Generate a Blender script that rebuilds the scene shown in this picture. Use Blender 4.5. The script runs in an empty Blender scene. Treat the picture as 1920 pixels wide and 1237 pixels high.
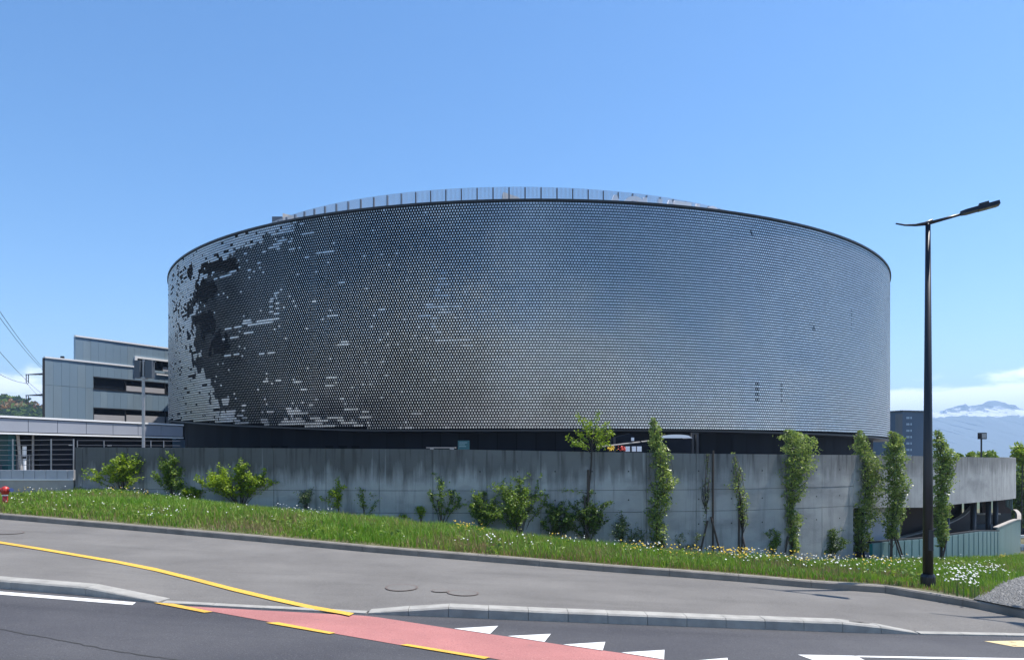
import bpy, bmesh, math, random
import numpy as np
from mathutils import Vector, Matrix
random.seed(7); rng = np.random.default_rng(11)
R_ = math.radians
scene = bpy.context.scene
col = scene.collection

# ------------------------------------------------------------------ camera, world, sun, exposure
FPX, CX, HY = 1382.0, 960.0, 850.0            # focal length, centre column and horizon row of the 1920 px wide photograph
cd = bpy.data.cameras.new('camera'); cam = bpy.data.objects.new('camera', cd); col.objects.link(cam)
cam.location = (0, 0, 0); cam.rotation_euler = (R_(90), 0, 0)      # z = 0 is eye level
cd.sensor_width = 36; cd.lens = 36 * FPX / 1920; cd.shift_y = (HY - 618.5) / 1920
cd.clip_end = 20000; cd.clip_start = 0.1
scene.camera = cam
SUN = Vector((.407, .114, .906)).normalized()
SKY_STRENGTH = 0.115
world = bpy.data.worlds.new('World'); scene.world = world; world.use_nodes = True
wt = world.node_tree; wn = wt.nodes; wl = wt.links
for n in list(wn): wn.remove(n)
w_out = wn.new('ShaderNodeOutputWorld'); w_bg = wn.new('ShaderNodeBackground')
sky = wn.new('ShaderNodeTexSky'); sky.sky_type = 'NISHITA'; sky.sun_disc = False
sky.sun_elevation = math.asin(SUN.z); sky.sun_rotation = math.atan2(SUN.x, SUN.y)
sky.altitude = 450; sky.air_density = 1.0; sky.dust_density = 0.5; sky.ozone_density = 3.0
w_bg.inputs[1].default_value = SKY_STRENGTH
tc = wn.new('ShaderNodeTexCoord'); sep = wn.new('ShaderNodeSeparateXYZ'); wl.new(tc.outputs['Generated'], sep.inputs[0])
mp = wn.new('ShaderNodeMapping'); mp.inputs['Scale'].default_value = (1.0, 1.0, 3.2); mp.inputs['Location'].default_value = (3.1, 0.4, 0.0)
wl.new(tc.outputs['Generated'], mp.inputs[0])
nz = wn.new('ShaderNodeTexNoise'); nz.inputs['Scale'].default_value = 5.5; nz.inputs['Detail'].default_value = 8; nz.inputs['Roughness'].default_value = .58
wl.new(mp.outputs[0], nz.inputs['Vector'])
def wmath(op, a, b):
    m = wn.new('ShaderNodeMath'); m.operation = op
    for i, v in enumerate((a, b)):
        if isinstance(v, (int, float)): m.inputs[i].default_value = v
        else: wl.new(v, m.inputs[i])
    return m.outputs[0]
elev = wn.new('ShaderNodeMapRange'); elev.inputs['From Min'].default_value = 0.06; elev.inputs['From Max'].default_value = 0.17
elev.inputs['To Min'].default_value = 0.27; elev.inputs['To Max'].default_value = -0.30; elev.clamp = True
wl.new(sep.outputs[2], elev.inputs['Value'])
cl = wn.new('ShaderNodeMapRange'); cl.inputs['From Min'].default_value = .53; cl.inputs['From Max'].default_value = .66; cl.interpolation_type = 'SMOOTHSTEP'
wl.new(wmath('ADD', nz.outputs[0], elev.outputs[0]), cl.inputs['Value'])
mixc = wn.new('ShaderNodeMix'); mixc.data_type = 'RGBA'
wl.new(wmath('MULTIPLY', cl.outputs[0], 0.85), mixc.inputs[0])
hsv = wn.new('ShaderNodeHueSaturation'); hsv.inputs['Saturation'].default_value = 1.22; hsv.inputs['Value'].default_value = 1.0
wl.new(sky.outputs[0], hsv.inputs['Color'])
wl.new(hsv.outputs[0], mixc.inputs[6]); mixc.inputs[7].default_value = (11.5, 11.8, 12.2, 1)
wl.new(mixc.outputs[2], w_bg.inputs[0]); wl.new(w_bg.outputs[0], w_out.inputs[0])

sd = bpy.data.lights.new('sun', 'SUN'); sd.energy = 4.2; sd.angle = R_(0.53); sd.color = (1, .95, .88)
so = bpy.data.objects.new('sun', sd); col.objects.link(so); so.rotation_euler = SUN.to_track_quat('Z', 'Y').to_euler()
vs = scene.view_settings; vs.view_transform = 'Standard'; vs.look = 'None'; vs.exposure = 0.85; vs.gamma = 1.0; vs.use_curve_mapping = False
scene.render.film_transparent = False
scene.cycles.use_denoising = True
scene.cycles.max_bounces = 6; scene.cycles.diffuse_bounces = 3; scene.cycles.glossy_bounces = 3; scene.cycles.transmission_bounces = 4
scene.cycles.transparent_max_bounces = 8; scene.cycles.volume_bounces = 0; scene.cycles.caustics_reflective = False; scene.cycles.caustics_refractive = False

# ------------------------------------------------------------------ helpers
class MB:
    def __init__(s): s.v = []; s.f = []; s.m = []
    def add(s, vs_, fs, mi=0):
        b = len(s.v); s.v += [tuple(v) for v in vs_]; s.f += [tuple(i + b for i in f) for f in fs]; s.m += [mi] * len(fs)
    def box(s, x0, x1, y0, y1, z0, z1, mi=0, M=None):
        p = [Vector((x, y, z)) for z in (z0, z1) for (x, y) in ((x0, y0), (x1, y0), (x1, y1), (x0, y1))]
        if M is not None: p = [M @ q for q in p]
        s.add(p, [(3, 2, 1, 0), (4, 5, 6, 7), (0, 1, 5, 4), (1, 2, 6, 5), (2, 3, 7, 6), (3, 0, 4, 7)], mi)
    def prism(s, poly, z0, z1, mi=0):
        n = len(poly)
        a = [(x, y, z0) for x, y in poly] + [(x, y, z1) for x, y in poly]
        s.add(a, [tuple(range(n))[::-1], tuple(range(n, 2 * n))] + [(i, (i + 1) % n, n + (i + 1) % n, n + i) for i in range(n)], mi)
    def tube(s, pts, rad, n=6, mi=0, cap=True):
        pts = [Vector(p) for p in pts]
        if not isinstance(rad, (list, tuple)): rad = [rad] * len(pts)
        rings = []
        for i, p in enumerate(pts):
            d = (pts[min(i + 1, len(pts) - 1)] - pts[max(i - 1, 0)]).normalized()
            up = Vector((0, 0, 1)) if abs(d.z) < .9 else Vector((0, 1, 0))
            a = d.cross(up).normalized(); b = a.cross(d).normalized()
            rings.append([p + (a * math.cos(t) + b * math.sin(t)) * rad[i] for t in [2 * math.pi * k / n for k in range(n)]])
        vs_ = [q for r in rings for q in r]; fs = []
        for i in range(len(pts) - 1):
            for k in range(n):
                fs.append((i * n + k, i * n + (k + 1) % n, (i + 1) * n + (k + 1) % n, (i + 1) * n + k))
        if cap: fs += [tuple(range(n))[::-1], tuple(range((len(pts) - 1) * n, len(pts) * n))]
        s.add(vs_, fs, mi)
    def build(s, name, mats, parent=None, smooth=False, origin=None):
        me = bpy.data.meshes.new(name)
        v = s.v
        if origin is not None: v = [(a - origin[0], b - origin[1], c - origin[2]) for a, b, c in v]
        me.from_pydata(v, [], s.f)
        for m in (mats if isinstance(mats, (list, tuple)) else [mats]): me.materials.append(m)
        me.polygons.foreach_set('material_index', s.m)
        if smooth: me.polygons.foreach_set('use_smooth', [True] * len(s.f))
        me.update()
        return link(name, me, parent, origin)
def link(name, me, parent=None, loc=None):
    o = bpy.data.objects.new(name, me); col.objects.link(o)
    if loc is not None: o.location = loc
    if parent is not None:
        o.parent = parent
        if loc is not None: o.location = Vector(loc) - world_loc(parent)
        elif world_loc(parent).length > 0: o.location = -world_loc(parent)
    return o
def world_loc(o):
    v = Vector((0, 0, 0))
    while o is not None: v += Vector(o.location); o = o.parent
    return v
def empty(name, loc, label, cat, group=None):
    o = bpy.data.objects.new(name, None); col.objects.link(o); o.location = loc; o.empty_display_size = .2
    return tag(o, label, cat, group)
def tag(o, label=None, cat=None, group=None, kind=None):
    if label: o['label'] = label
    if cat: o['category'] = cat
    if group: o['group'] = group
    if kind: o['kind'] = kind
    return o
def fastmesh(name, V, Fc, mats, parent=None, matidx=None, smooth=False):
    """V (n,3) array; Fc (m,k) array of equal-sized faces."""
    me = bpy.data.meshes.new(name); V = np.asarray(V, np.float32); Fc = np.asarray(Fc, np.int32); m, k = Fc.shape
    me.vertices.add(len(V)); me.vertices.foreach_set('co', V.ravel())
    me.loops.add(m * k); me.loops.foreach_set('vertex_index', Fc.ravel())
    me.polygons.add(m); me.polygons.foreach_set('loop_start', np.arange(0, m * k, k, dtype=np.int32))
    me.polygons.foreach_set('loop_total', np.full(m, k, np.int32))
    for q in (mats if isinstance(mats, (list, tuple)) else [mats]): me.materials.append(q)
    if matidx is not None: me.polygons.foreach_set('material_index', np.asarray(matidx, np.int32))
    me.polygons.foreach_set('use_smooth', np.full(m, bool(smooth)))
    me.update(calc_edges=True); me.validate()
    return link(name, me, parent)

def mat(name, c, rough=.7, metal=0.0, var=0.0, vscale=3.0, bump=0.0, bscale=40.0, c2=None, spec=.5, stretch=None, trans=0.0, detail=4, island=False):
    """principled material; var mixes base colour towards c2 (or a darker tone) by world-space noise"""
    m = bpy.data.materials.new(name); m.use_nodes = True; t = m.node_tree; N = t.nodes; L = t.links
    b = N['Principled BSDF']; b.inputs['Base Color'].default_value = (*c, 1); b.inputs['Roughness'].default_value = rough
    b.inputs['Metallic'].default_value = metal; b.inputs['Specular IOR Level'].default_value = spec
    geo = N.new('ShaderNodeNewGeometry'); vec = geo.outputs['Position']
    if stretch:
        mpn = N.new('ShaderNodeMapping'); mpn.inputs['Scale'].default_value = stretch; L.new(vec, mpn.inputs[0]); vec = mpn.outputs[0]
    colout = None
    if var > 0:
        nn = N.new('ShaderNodeTexNoise'); nn.inputs['Scale'].default_value = vscale; nn.inputs['Detail'].default_value = detail; L.new(vec, nn.inputs['Vector'])
        mr = N.new('ShaderNodeMapRange'); mr.inputs['From Min'].default_value = .3; mr.inputs['From Max'].default_value = .7; mr.inputs['To Max'].default_value = var
        if island:
            ad = N.new('ShaderNodeMath'); ad.operation = 'MULTIPLY_ADD'; L.new(geo.outputs['Random Per Island'], ad.inputs[0]); ad.inputs[1].default_value = .5; 
            sb = N.new('ShaderNodeMath'); sb.operation = 'SUBTRACT'; L.new(nn.outputs[0], sb.inputs[0]); sb.inputs[1].default_value = .25
            L.new(sb.outputs[0], ad.inputs[2]); L.new(ad.outputs[0], mr.inputs['Value'])
        else: L.new(nn.outputs[0], mr.inputs['Value'])
        mx = N.new('ShaderNodeMix'); mx.data_type = 'RGBA'; L.new(mr.outputs[0], mx.inputs[0])
        mx.inputs[6].default_value = (*c, 1); mx.inputs[7].default_value = (*(c2 if c2 else tuple(x * .5 for x in c)), 1)
        L.new(mx.outputs[2], b.inputs['Base Color']); colout = mx.outputs[2]
    if bump > 0:
        n2 = N.new('ShaderNodeTexNoise'); n2.inputs['Scale'].default_value = bscale; n2.inputs['Detail'].default_value = 3; L.new(vec, n2.inputs['Vector'])
        bp = N.new('ShaderNodeBump'); bp.inputs['Strength'].default_value = bump; bp.inputs['Distance'].default_value = .02; L.new(n2.outputs[0], bp.inputs['Height']); L.new(bp.outputs[0], b.inputs['Normal'])
    if trans > 0:
        tr = N.new('ShaderNodeBsdfTranslucent'); ms = N.new('ShaderNodeMixShader'); ms.inputs[0].default_value = trans
        if colout: L.new(colout, tr.inputs[0])
        else: tr.inputs[0].default_value = (*c, 1)
        L.new(b.outputs[0], ms.inputs[1]); L.new(tr.outputs[0], ms.inputs[2]); L.new(ms.outputs[0], N['Material Output'].inputs[0])
    return m

def P(px, py, Y): return Vector(((px - CX) / FPX * Y, Y, -(py - HY) / FPX * Y))
H0, SL = 1.80, 0.045
def roadz(x, y=0): return -(H0 + SL * x)
def onroad(px, py, dz=0.0):
    u = (px - CX) / FPX; v = (py - HY) / FPX
    Y = (H0 - dz) / (v - SL * u)
    return Vector((u * Y, Y, -v * Y))
def interp(tab):
    xs = [t[0] for t in tab]; ys = [t[1] for t in tab]
    return lambda x: float(np.interp(x, xs, ys))
def smooth_poly(pts, n=8):
    out = []
    for i in range(len(pts) - 1):
        p0 = pts[max(i - 1, 0)]; p1 = pts[i]; p2 = pts[i + 1]; p3 = pts[min(i + 2, len(pts) - 1)]
        for k in range(n):
            t = k / n
            out.append(.5 * ((2 * p1) + (p2 - p0) * t + (2 * p0 - 5 * p1 + 4 * p2 - p3) * t * t + (3 * p1 - p0 - 3 * p2 + p3) * t ** 3))
    out.append(pts[-1]); return out

# ------------------------------------------------------------------ materials
M = {}
def ground_mat(name, c1, c2, spark, under=None, wear=.0, big=.35, streak=(.12, 1.6, 1)):
    """asphalt, or paint on it: broad tonal patches, lengthwise tyre streaks, stone speckle, worn spots showing the asphalt"""
    m = bpy.data.materials.new(name); m.use_nodes = True; t = m.node_tree; N = t.nodes; L = t.links; b = N['Principled BSDF']; b.inputs['Roughness'].default_value = .88; b.inputs['Specular IOR Level'].default_value = .3
    geo = N.new('ShaderNodeNewGeometry')
    def nz_(scale, stretch=(1, 1, 1), detail=5, rough=.6):
        q = N.new('ShaderNodeMapping'); q.inputs['Scale'].default_value = stretch; L.new(geo.outputs['Position'], q.inputs[0]); n = N.new('ShaderNodeTexNoise'); n.inputs['Scale'].default_value = scale; n.inputs['Detail'].default_value = detail; n.inputs['Roughness'].default_value = rough; L.new(q.outputs[0], n.inputs['Vector']); return n.outputs[0]
    def mr_(src, a, b_, c, d): r = N.new('ShaderNodeMapRange'); r.inputs['From Min'].default_value = a; r.inputs['From Max'].default_value = b_; r.inputs['To Min'].default_value = c; r.inputs['To Max'].default_value = d; L.new(src, r.inputs['Value']); return r.outputs[0]
    def mx(f, a, c_, mode='MIX'):
        x = N.new('ShaderNodeMix'); x.data_type = 'RGBA'; x.blend_type = mode
        if isinstance(f, float): x.inputs[0].default_value = f
        else: L.new(f, x.inputs[0])
        for i_, v in ((6, a), (7, c_)):
            if isinstance(v, tuple): x.inputs[i_].default_value = (*v, 1)
            else: L.new(v, x.inputs[i_])
        return x.outputs[2]
    c = mx(mr_(nz_(big, (1, 1, 1), 6), .35, .65, 0, 1), c1, c2)
    c = mx(mr_(nz_(1.1, streak, 6), .5, .72, 0, .5), c, tuple(v * .58 for v in c1))
    c = mx(mr_(nz_(75, (1, 1, 1), 2, .8), .58, .72, 0, .8), c, spark)
    c = mx(mr_(nz_(60, (1, 1, 1), 2, .8), .56, .72, 0, .75), c, tuple(v * .45 for v in c1))
    if under: c = mx(mr_(nz_(9, (1, 1, 1), 9, .72), .66 - wear, .74 - wear, 0, .85), c, under)
    L.new(c, b.inputs['Base Color']); bp = N.new('ShaderNodeBump'); bp.inputs['Strength'].default_value = .5; bp.inputs['Distance'].default_value = .01; L.new(nz_(110), bp.inputs['Height']); L.new(bp.outputs[0], b.inputs['Normal'])
    return m
RD = (.058, .058, .065)
M['road'] = ground_mat('road asphalt', (.052, .052, .060), (.086, .085, .090), (.16, .16, .16))
M['pave'] = ground_mat('pavement asphalt', (.175, .165, .152), (.130, .122, .113), (.27, .26, .24), big=.8, streak=(.35, 2.2, 1))
M['kerb'] = mat('kerb granite', (.37, .355, .32), .85, var=.6, vscale=6, bump=.4, bscale=90)
M['kerb_dark'] = mat('weathered kerb granite', (.26, .235, .20), .9, var=.7, vscale=4, bump=.4, bscale=90)
M['joint'] = mat('dark mortar', (.04, .04, .04), .95)
M['white'] = ground_mat('white road paint', (.74, .74, .72), (.66, .66, .64), (.8, .8, .78), RD, .04, 2)
M['yellow'] = ground_mat('yellow road paint', (.70, .42, .06), (.62, .37, .07), (.75, .5, .12), (.12, .115, .105), .03, 2)
M['paleyellow'] = ground_mat('faded yellow road paint', (.70, .56, .30), (.62, .50, .28), (.75, .6, .35), RD, .08, 2)
M['red'] = ground_mat('red cycle lane coating', (.42, .175, .160), (.35, .145, .135), (.50, .28, .26), (.16, .10, .10), .03, 1.2)
M['soil'] = mat('verge soil', (.07, .075, .028), .95, var=.8, vscale=1.6, c2=(.14, .12, .06), bump=.5, bscale=20)
M['gravel'] = mat('gravel', (.27, .262, .245), .9, var=.9, vscale=26, c2=(.12, .117, .11), bump=.9, bscale=60)
M['grass'] = mat('grass blades', (.125, .285, .012), .55, var=1, vscale=1.3, c2=(.24, .34, .04), trans=.35, island=True)
M['drygrass'] = mat('dry grass stalks', (.34, .25, .11), .7, var=.6, vscale=4, trans=.3, island=True)
M['petal'] = mat('white petals', (.80, .80, .76), .6, trans=.25)
M['yellowpetal'] = mat('yellow petals', (.72, .50, .03), .6, trans=.25)
M['stem'] = mat('flower stems', (.09, .16, .03), .7)
def leafm(n, a, b, rough=.42): return mat(n, a, rough, var=1, vscale=2.0, c2=b, trans=.44, island=True, spec=.5)
M['leaf_bright'] = leafm('bright green leaves', (.34, .45, .02), (.17, .27, .02))
M['leaf_mid'] = leafm('mid green leaves', (.24, .34, .04), (.11, .19, .025))
M['leaf_dark'] = leafm('dark green leaves', (.14, .22, .035), (.06, .11, .02))
M['leaf_poplar'] = leafm('poplar leaves', (.36, .44, .10), (.15, .23, .045), .33)
M['leaf_pale'] = leafm('pale green leaves', (.20, .26, .10), (.12, .17, .07))
M['leaf_orange'] = leafm('copper coloured foliage', (.30, .13, .025), (.16, .12, .03))
M['hillleaf'] = mat('hill foliage', (.09, .14, .02), .9, var=1, vscale=.2, c2=(.04, .08, .018), spec=.1, island=True)
M['bark'] = mat('bark', (.07, .055, .045), .9, var=.6, vscale=9)
M['stake'] = mat('weathered timber stake', (.085, .062, .048), .85, var=.7, vscale=5, stretch=(6, 6, .8))
M['post_paint'] = mat('dark lamp post paint', (.012, .012, .016), .38, var=.3, vscale=2)
M['disc'] = mat('anodised aluminium discs', (.65, .645, .64), .36, 1.0, var=.5, vscale=9, c2=(.42, .415, .41), island=True)
M['disc_rim'] = mat('disc rims', (.34, .35, .37), .75, 0, spec=.1)
M['backing'] = mat('dark facade backing', (.002, .0025, .004), .8, spec=.1)
M['cladding'] = mat('dark blue grey plinth cladding', (.008, .011, .018), .7, spec=.12, var=.5, vscale=1.2, stretch=(1, 1, .2))
M['cladding2'] = mat('dark blue grey plinth cladding b', (.006, .008, .014), .7, spec=.12, var=.5, vscale=1.2, stretch=(1, 1, .2))
M['trim'] = mat('black roof trim', (.012, .013, .016), .5)
M['screen'] = mat('translucent grey screen slats', (.42, .46, .52), .5, .1, var=.3, vscale=1)
M['screenpost'] = mat('screen posts', (.14, .15, .18), .5, .3)
M['penthouse'] = mat('pale rooftop plant cladding', (.50, .46, .42), .6, var=.3, vscale=2)
M['letter'] = mat('grey sign letters', (.78, .76, .78), .5)
M['zinc'] = mat('blue grey zinc cladding', (.22, .31, .39), .45, .2, var=.5, vscale=.55, c2=(.18, .26, .33), stretch=(1, 1, .25))
M['zinc2'] = mat('paler zinc cladding', (.26, .35, .42), .45, .2, var=.45, vscale=.55, stretch=(1, 1, .25))
M['whitemetal'] = mat('white edge metal', (.78, .78, .78), .45)
M['glassdark'] = mat('dark window glass', (.012, .016, .024), .08, 0, spec=.7)
M['blind'] = mat('grey window blind', (.42, .41, .42), .7, var=.4, vscale=40, stretch=(.05, .05, 1))
M['fascia'] = mat('pale grey fascia panels', (.31, .33, .38), .6, var=.2, vscale=.6)
M['soffit'] = mat('beige soffit', (.36, .29, .20), .8)
M['lowpanel'] = mat('pale concrete panels', (.42, .43, .46), .75, var=.3, vscale=1.5)
M['slab'] = mat('cream concrete slab', (.40, .37, .34), .85, var=.4, vscale=2)  # cream is the concrete's own colour, varied by noise
M['wire'] = mat('galvanised wire', (.16, .165, .18), .5, .5)
M['steel'] = mat('galvanised steel', (.33, .33, .34), .45, .6, var=.3, vscale=8)
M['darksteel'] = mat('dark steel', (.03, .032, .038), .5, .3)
M['boxgrey'] = mat('blue grey signal box', (.07, .085, .105), .5, var=.2, vscale=3)
M['hydrant'] = mat('red hydrant paint', (.45, .03, .02), .4)
M['blue'] = mat('blue paint', (.05, .08, .22), .4)
M['teal'] = mat('teal panel', (.012, .085, .10), .5)
M['tealglass'] = mat('frosted teal glass', (.24, .38, .40), .28, 0, var=.3, vscale=1.2, stretch=(1, 1, .3), trans=.25)
M['tealedge'] = mat('green glass edge', (.02, .22, .20), .3)
M['tower'] = mat('blue grey tower render', (.060, .090, .150), .7, var=.25, vscale=.2)
M['towerside'] = mat('grey brown tower side', (.13, .12, .13), .8)
M['windowpale'] = mat('pale window', (.35, .42, .52), .3)
M['deck'] = mat('grey paving', (.25, .25, .25), .85, var=.3, vscale=2)
M['innerwall'] = mat('inner concrete wall', (.46, .47, .50), .85, var=.3, vscale=1.5)
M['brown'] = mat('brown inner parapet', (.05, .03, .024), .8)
M['hill'] = mat('wooded hillside', (.05, .085, .02), .9, var=1, vscale=.05, c2=(.09, .10, .03))
M['terrain'] = mat('distant ground', (.07, .10, .05), .95, var=.6, vscale=.01)
M['redflower'] = mat('red flowers', (.6, .05, .03), .6)
M['paper'] = mat('white notice', (.8, .8, .82), .6)
M['iron'] = mat('rusty cast iron', (.15, .115, .10), .85, var=.5, vscale=20)

# stained concrete: pale shuttering concrete with dark run-off streaks from the top and soft blotches
def concrete_mat():
    m = bpy.data.materials.new('stained shuttering concrete'); m.use_nodes = True; t = m.node_tree; N = t.nodes; L = t.links
    b = N['Principled BSDF']; b.inputs['Roughness'].default_value = .85
    geo = N.new('ShaderNodeNewGeometry')
    def noise(scale, stretch, detail=5, rough=.55):
        mpn = N.new('ShaderNodeMapping'); mpn.inputs['Scale'].default_value = stretch; L.new(geo.outputs['Position'], mpn.inputs[0])
        n = N.new('ShaderNodeTexNoise'); n.inputs['Scale'].default_value = scale; n.inputs['Detail'].default_value = detail; n.inputs['Roughness'].default_value = rough
        L.new(mpn.outputs[0], n.inputs['Vector']); return n.outputs[0]
    def mr(src, a, b_, c=0, d=1):
        r = N.new('ShaderNodeMapRange'); r.inputs['From Min'].default_value = a; r.inputs['From Max'].default_value = b_
        r.inputs['To Min'].default_value = c; r.inputs['To Max'].default_value = d; L.new(src, r.inputs['Value']); return r.outputs[0]
    def mth(op, a, b_):
        q = N.new('ShaderNodeMath'); q.operation = op; q.use_clamp = True
        for i, v in enumerate((a, b_)):
            if isinstance(v, (int, float)): q.inputs[i].default_value = v
            else: L.new(v, q.inputs[i])
        return q.outputs[0]
    def mixc_(f, a, c_):
        x = N.new('ShaderNodeMix'); x.data_type = 'RGBA'; L.new(f, x.inputs[0])
        for i, v in ((6, a), (7, c_)):
            if isinstance(v, tuple): x.inputs[i].default_value = (*v, 1)
            else: L.new(v, x.inputs[i])
        return x.outputs[2]
    sp = N.new('ShaderNodeSeparateXYZ'); L.new(geo.outputs['Position'], sp.inputs[0])
    c = mixc_(mr(noise(.7, (1, 1, 1.4), 6), .35, .65), (.40, .40, .395), (.30, .30, .30))
    streak = noise(2.3, (1, 1, .09), 6, .66); streak2 = noise(5.5, (1, 1, .07), 4, .5)
    top = mr(sp.outputs[2], -1.15, .05)                     # wall top is near z = 0
    s1 = mth('MULTIPLY', mr(mth('ADD', mth('MULTIPLY', top, .46), streak), .51, .74), 1.0)
    left = mr(sp.outputs[0], 9.0, -6.0, .62, 1.0)           # the dry right end is cleaner
    c = mixc_(mth('MULTIPLY', s1, mth('MULTIPLY', left, .80)), c, (.045, .043, .040))
    c = mixc_(mth('MULTIPLY', mr(streak2, .52, .64), mth('MULTIPLY', top, .8)), c, (.06, .055, .05))
    c = mixc_(mth('MULTIPLY', mr(noise(3.5, (1, 1, .05), 3), .66, .73), .35), c, (.48, .49, .50))
    c = mixc_(mth('MULTIPLY', mr(noise(1.1, (.6, .6, 1.5), 7), .52, .7), .4), c, (.12, .125, .13))
    L.new(c, b.inputs['Base Color'])
    bp = N.new('ShaderNodeBump'); bp.inputs['Strength'].default_value = .35; bp.inputs['Distance'].default_value = .02
    L.new(noise(22, (1, 1, 1), 4), bp.inputs['Height']); L.new(bp.outputs[0], b.inputs['Normal'])
    return m
M['concrete'] = concrete_mat()
M['band'] = M['concrete']

# ------------------------------------------------------------------ plan curves
# back kerb (foot of its face, on the pavement), front kerb (foot, on the road)
KB = [(-700, 908), (-300, 945), (0, 972), (255, 994), (467, 1013), (700, 1035), (917, 1052.5), (1200, 1076), (1300, 1082), (1417, 1092), (1519, 1101), (1665, 1111), (1750, 1124), (1837, 1141), (1920, 1159), (2050, 1179), (2400, 1194)]
FB = [(-700, 1040), (-300, 1077), (0, 1103), (160, 1116), (300, 1131), (500, 1141.5), (690, 1151), (828, 1156), (1200, 1171), (1640, 1187), (1720, 1189), (1920, 1193), (2100, 1197), (2400, 1203)]
kb_y, fb_y = interp(KB), interp(FB)
PV = .09
def KBw(p): return onroad(p, kb_y(p), PV)
def FBw(p): return onroad(p, fb_y(p), 0)
fh = interp([(-700, .095), (150, .095), (160, .095), (300, .012), (690, .012), (828, .105), (1620, .105), (1722, .012), (2400, .012)])

# retaining wall plan curve by pixel column -> depth
WD = [(140, 27.0), (400, 26.0), (700, 25.5), (1000, 25.5), (1300, 26.2), (1500, 27.6), (1640, 29.8), (1800, 34.0), (1880, 39.0), (1903, 45.0), (1900, 52.0), (1870, 60.0)]
wallpts = smooth_poly([Vector(((p - CX) / FPX * Y, Y)) for p, Y in WD], 12)
acc = [0.0]
for i in range(1, len(wallpts)): acc.append(acc[-1] + (wallpts[i] - wallpts[i - 1]).length)
WX = [p.x for p in wallpts]; WY = [p.y for p in wallpts]
def wall_at(s, off=0.0):
    x = float(np.interp(s, acc, WX)); y = float(np.interp(s, acc, WY)); e = .05
    d = Vector((float(np.interp(s + e, acc, WX)) - float(np.interp(s - e, acc, WX)), float(np.interp(s + e, acc, WY)) - float(np.interp(s - e, acc, WY)))).normalized()
    n = Vector((-d.y, d.x))                                 # points away from the camera (behind the wall)
    return Vector((x, y)) + n * off
wpx = [p.x / p.y * FPX + CX for p in wallpts]
imax = int(np.argmax(wpx))
def s_of_px(p): return float(np.interp(p, wpx[:imax + 1], acc[:imax + 1]))
G = interp([(-700, 925), (0, 932), (140, 920), (250, 926), (400, 948), (700, 978), (850, 994), (1000, 1016), (1150, 1036), (1300, 1050), (1500, 1057), (1640, 1054), (1800, 1048), (1900, 1042), (2400, 1034)])
def Wb(p):
    if p < 140: Y = 27.0 + (140 - p) * .002
    elif p > 1890: Y = wall_at(s_of_px(1890)).y + (p - 1890) * .02
    else: Y = wall_at(s_of_px(p)).y
    return P(p, G(p), Y)
def verge(p, t):
    k = KBw(p) + Vector((0, .12, 0)); k.z = roadz(k.x) + PV + .09
    w = Wb(p)
    q = k.lerp(w, t)
    q.z = k.z + (w.z - k.z) * t + .10 * math.sin(math.pi * min(1, t * 1.2)) * (1 if p < 1500 else .3)
    return q
def verge_at(p, y):
    lo, hi = 0.0, 1.0
    for _ in range(30):
        t = (lo + hi) / 2; q = verge(p, t); yy = HY - q.z / q.y * FPX
        if yy > y: lo = t
        else: hi = t
    return verge(p, lo)

# ------------------------------------------------------------------ ground, road, pavement, verge
def sheet(name, mats, quads):
    b = MB()
    for q in quads: b.add(q, [tuple(range(len(q)))])
    return b.build(name, mats)
b = MB()
nx, ny = 24, 8
xs = np.linspace(-60, 60, nx + 1); ys = np.linspace(-30, 8.75, ny + 1)
for i in range(nx):
    for j in range(ny):
        b.add([(xs[i], ys[j], roadz(xs[i])), (xs[i + 1], ys[j], roadz(xs[i + 1])), (xs[i + 1], ys[j + 1], roadz(xs[i + 1])), (xs[i], ys[j + 1], roadz(xs[i]))], [(0, 1, 2, 3)])
tag(b.build('road', M['road']), kind='structure')
b = MB(); cols_ = list(range(-700, 2401, 20)); NT = 10
for i in range(len(cols_) - 1):
    for j in range(NT):
        q = []
        for (c_, t_) in ((cols_[i], j / NT), (cols_[i + 1], j / NT), (cols_[i + 1], (j + 1) / NT), (cols_[i], (j + 1) / NT)):
            a, k = FBw(c_), KBw(c_)
            a = a + Vector((0, .10, 0)); h = fh(c_); hh = h + (PV - h) * min(1, t_ * 3.0) * 1.0
            p = a.lerp(k + Vector((0, .03, 0)), t_); p.z = roadz(p.x) + max(hh, .006) - .004
            q.append(p)
        b.add(q, [(0, 1, 2, 3)])
tag(b.build('pavement', M['pave'], smooth=True), kind='structure')

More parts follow.
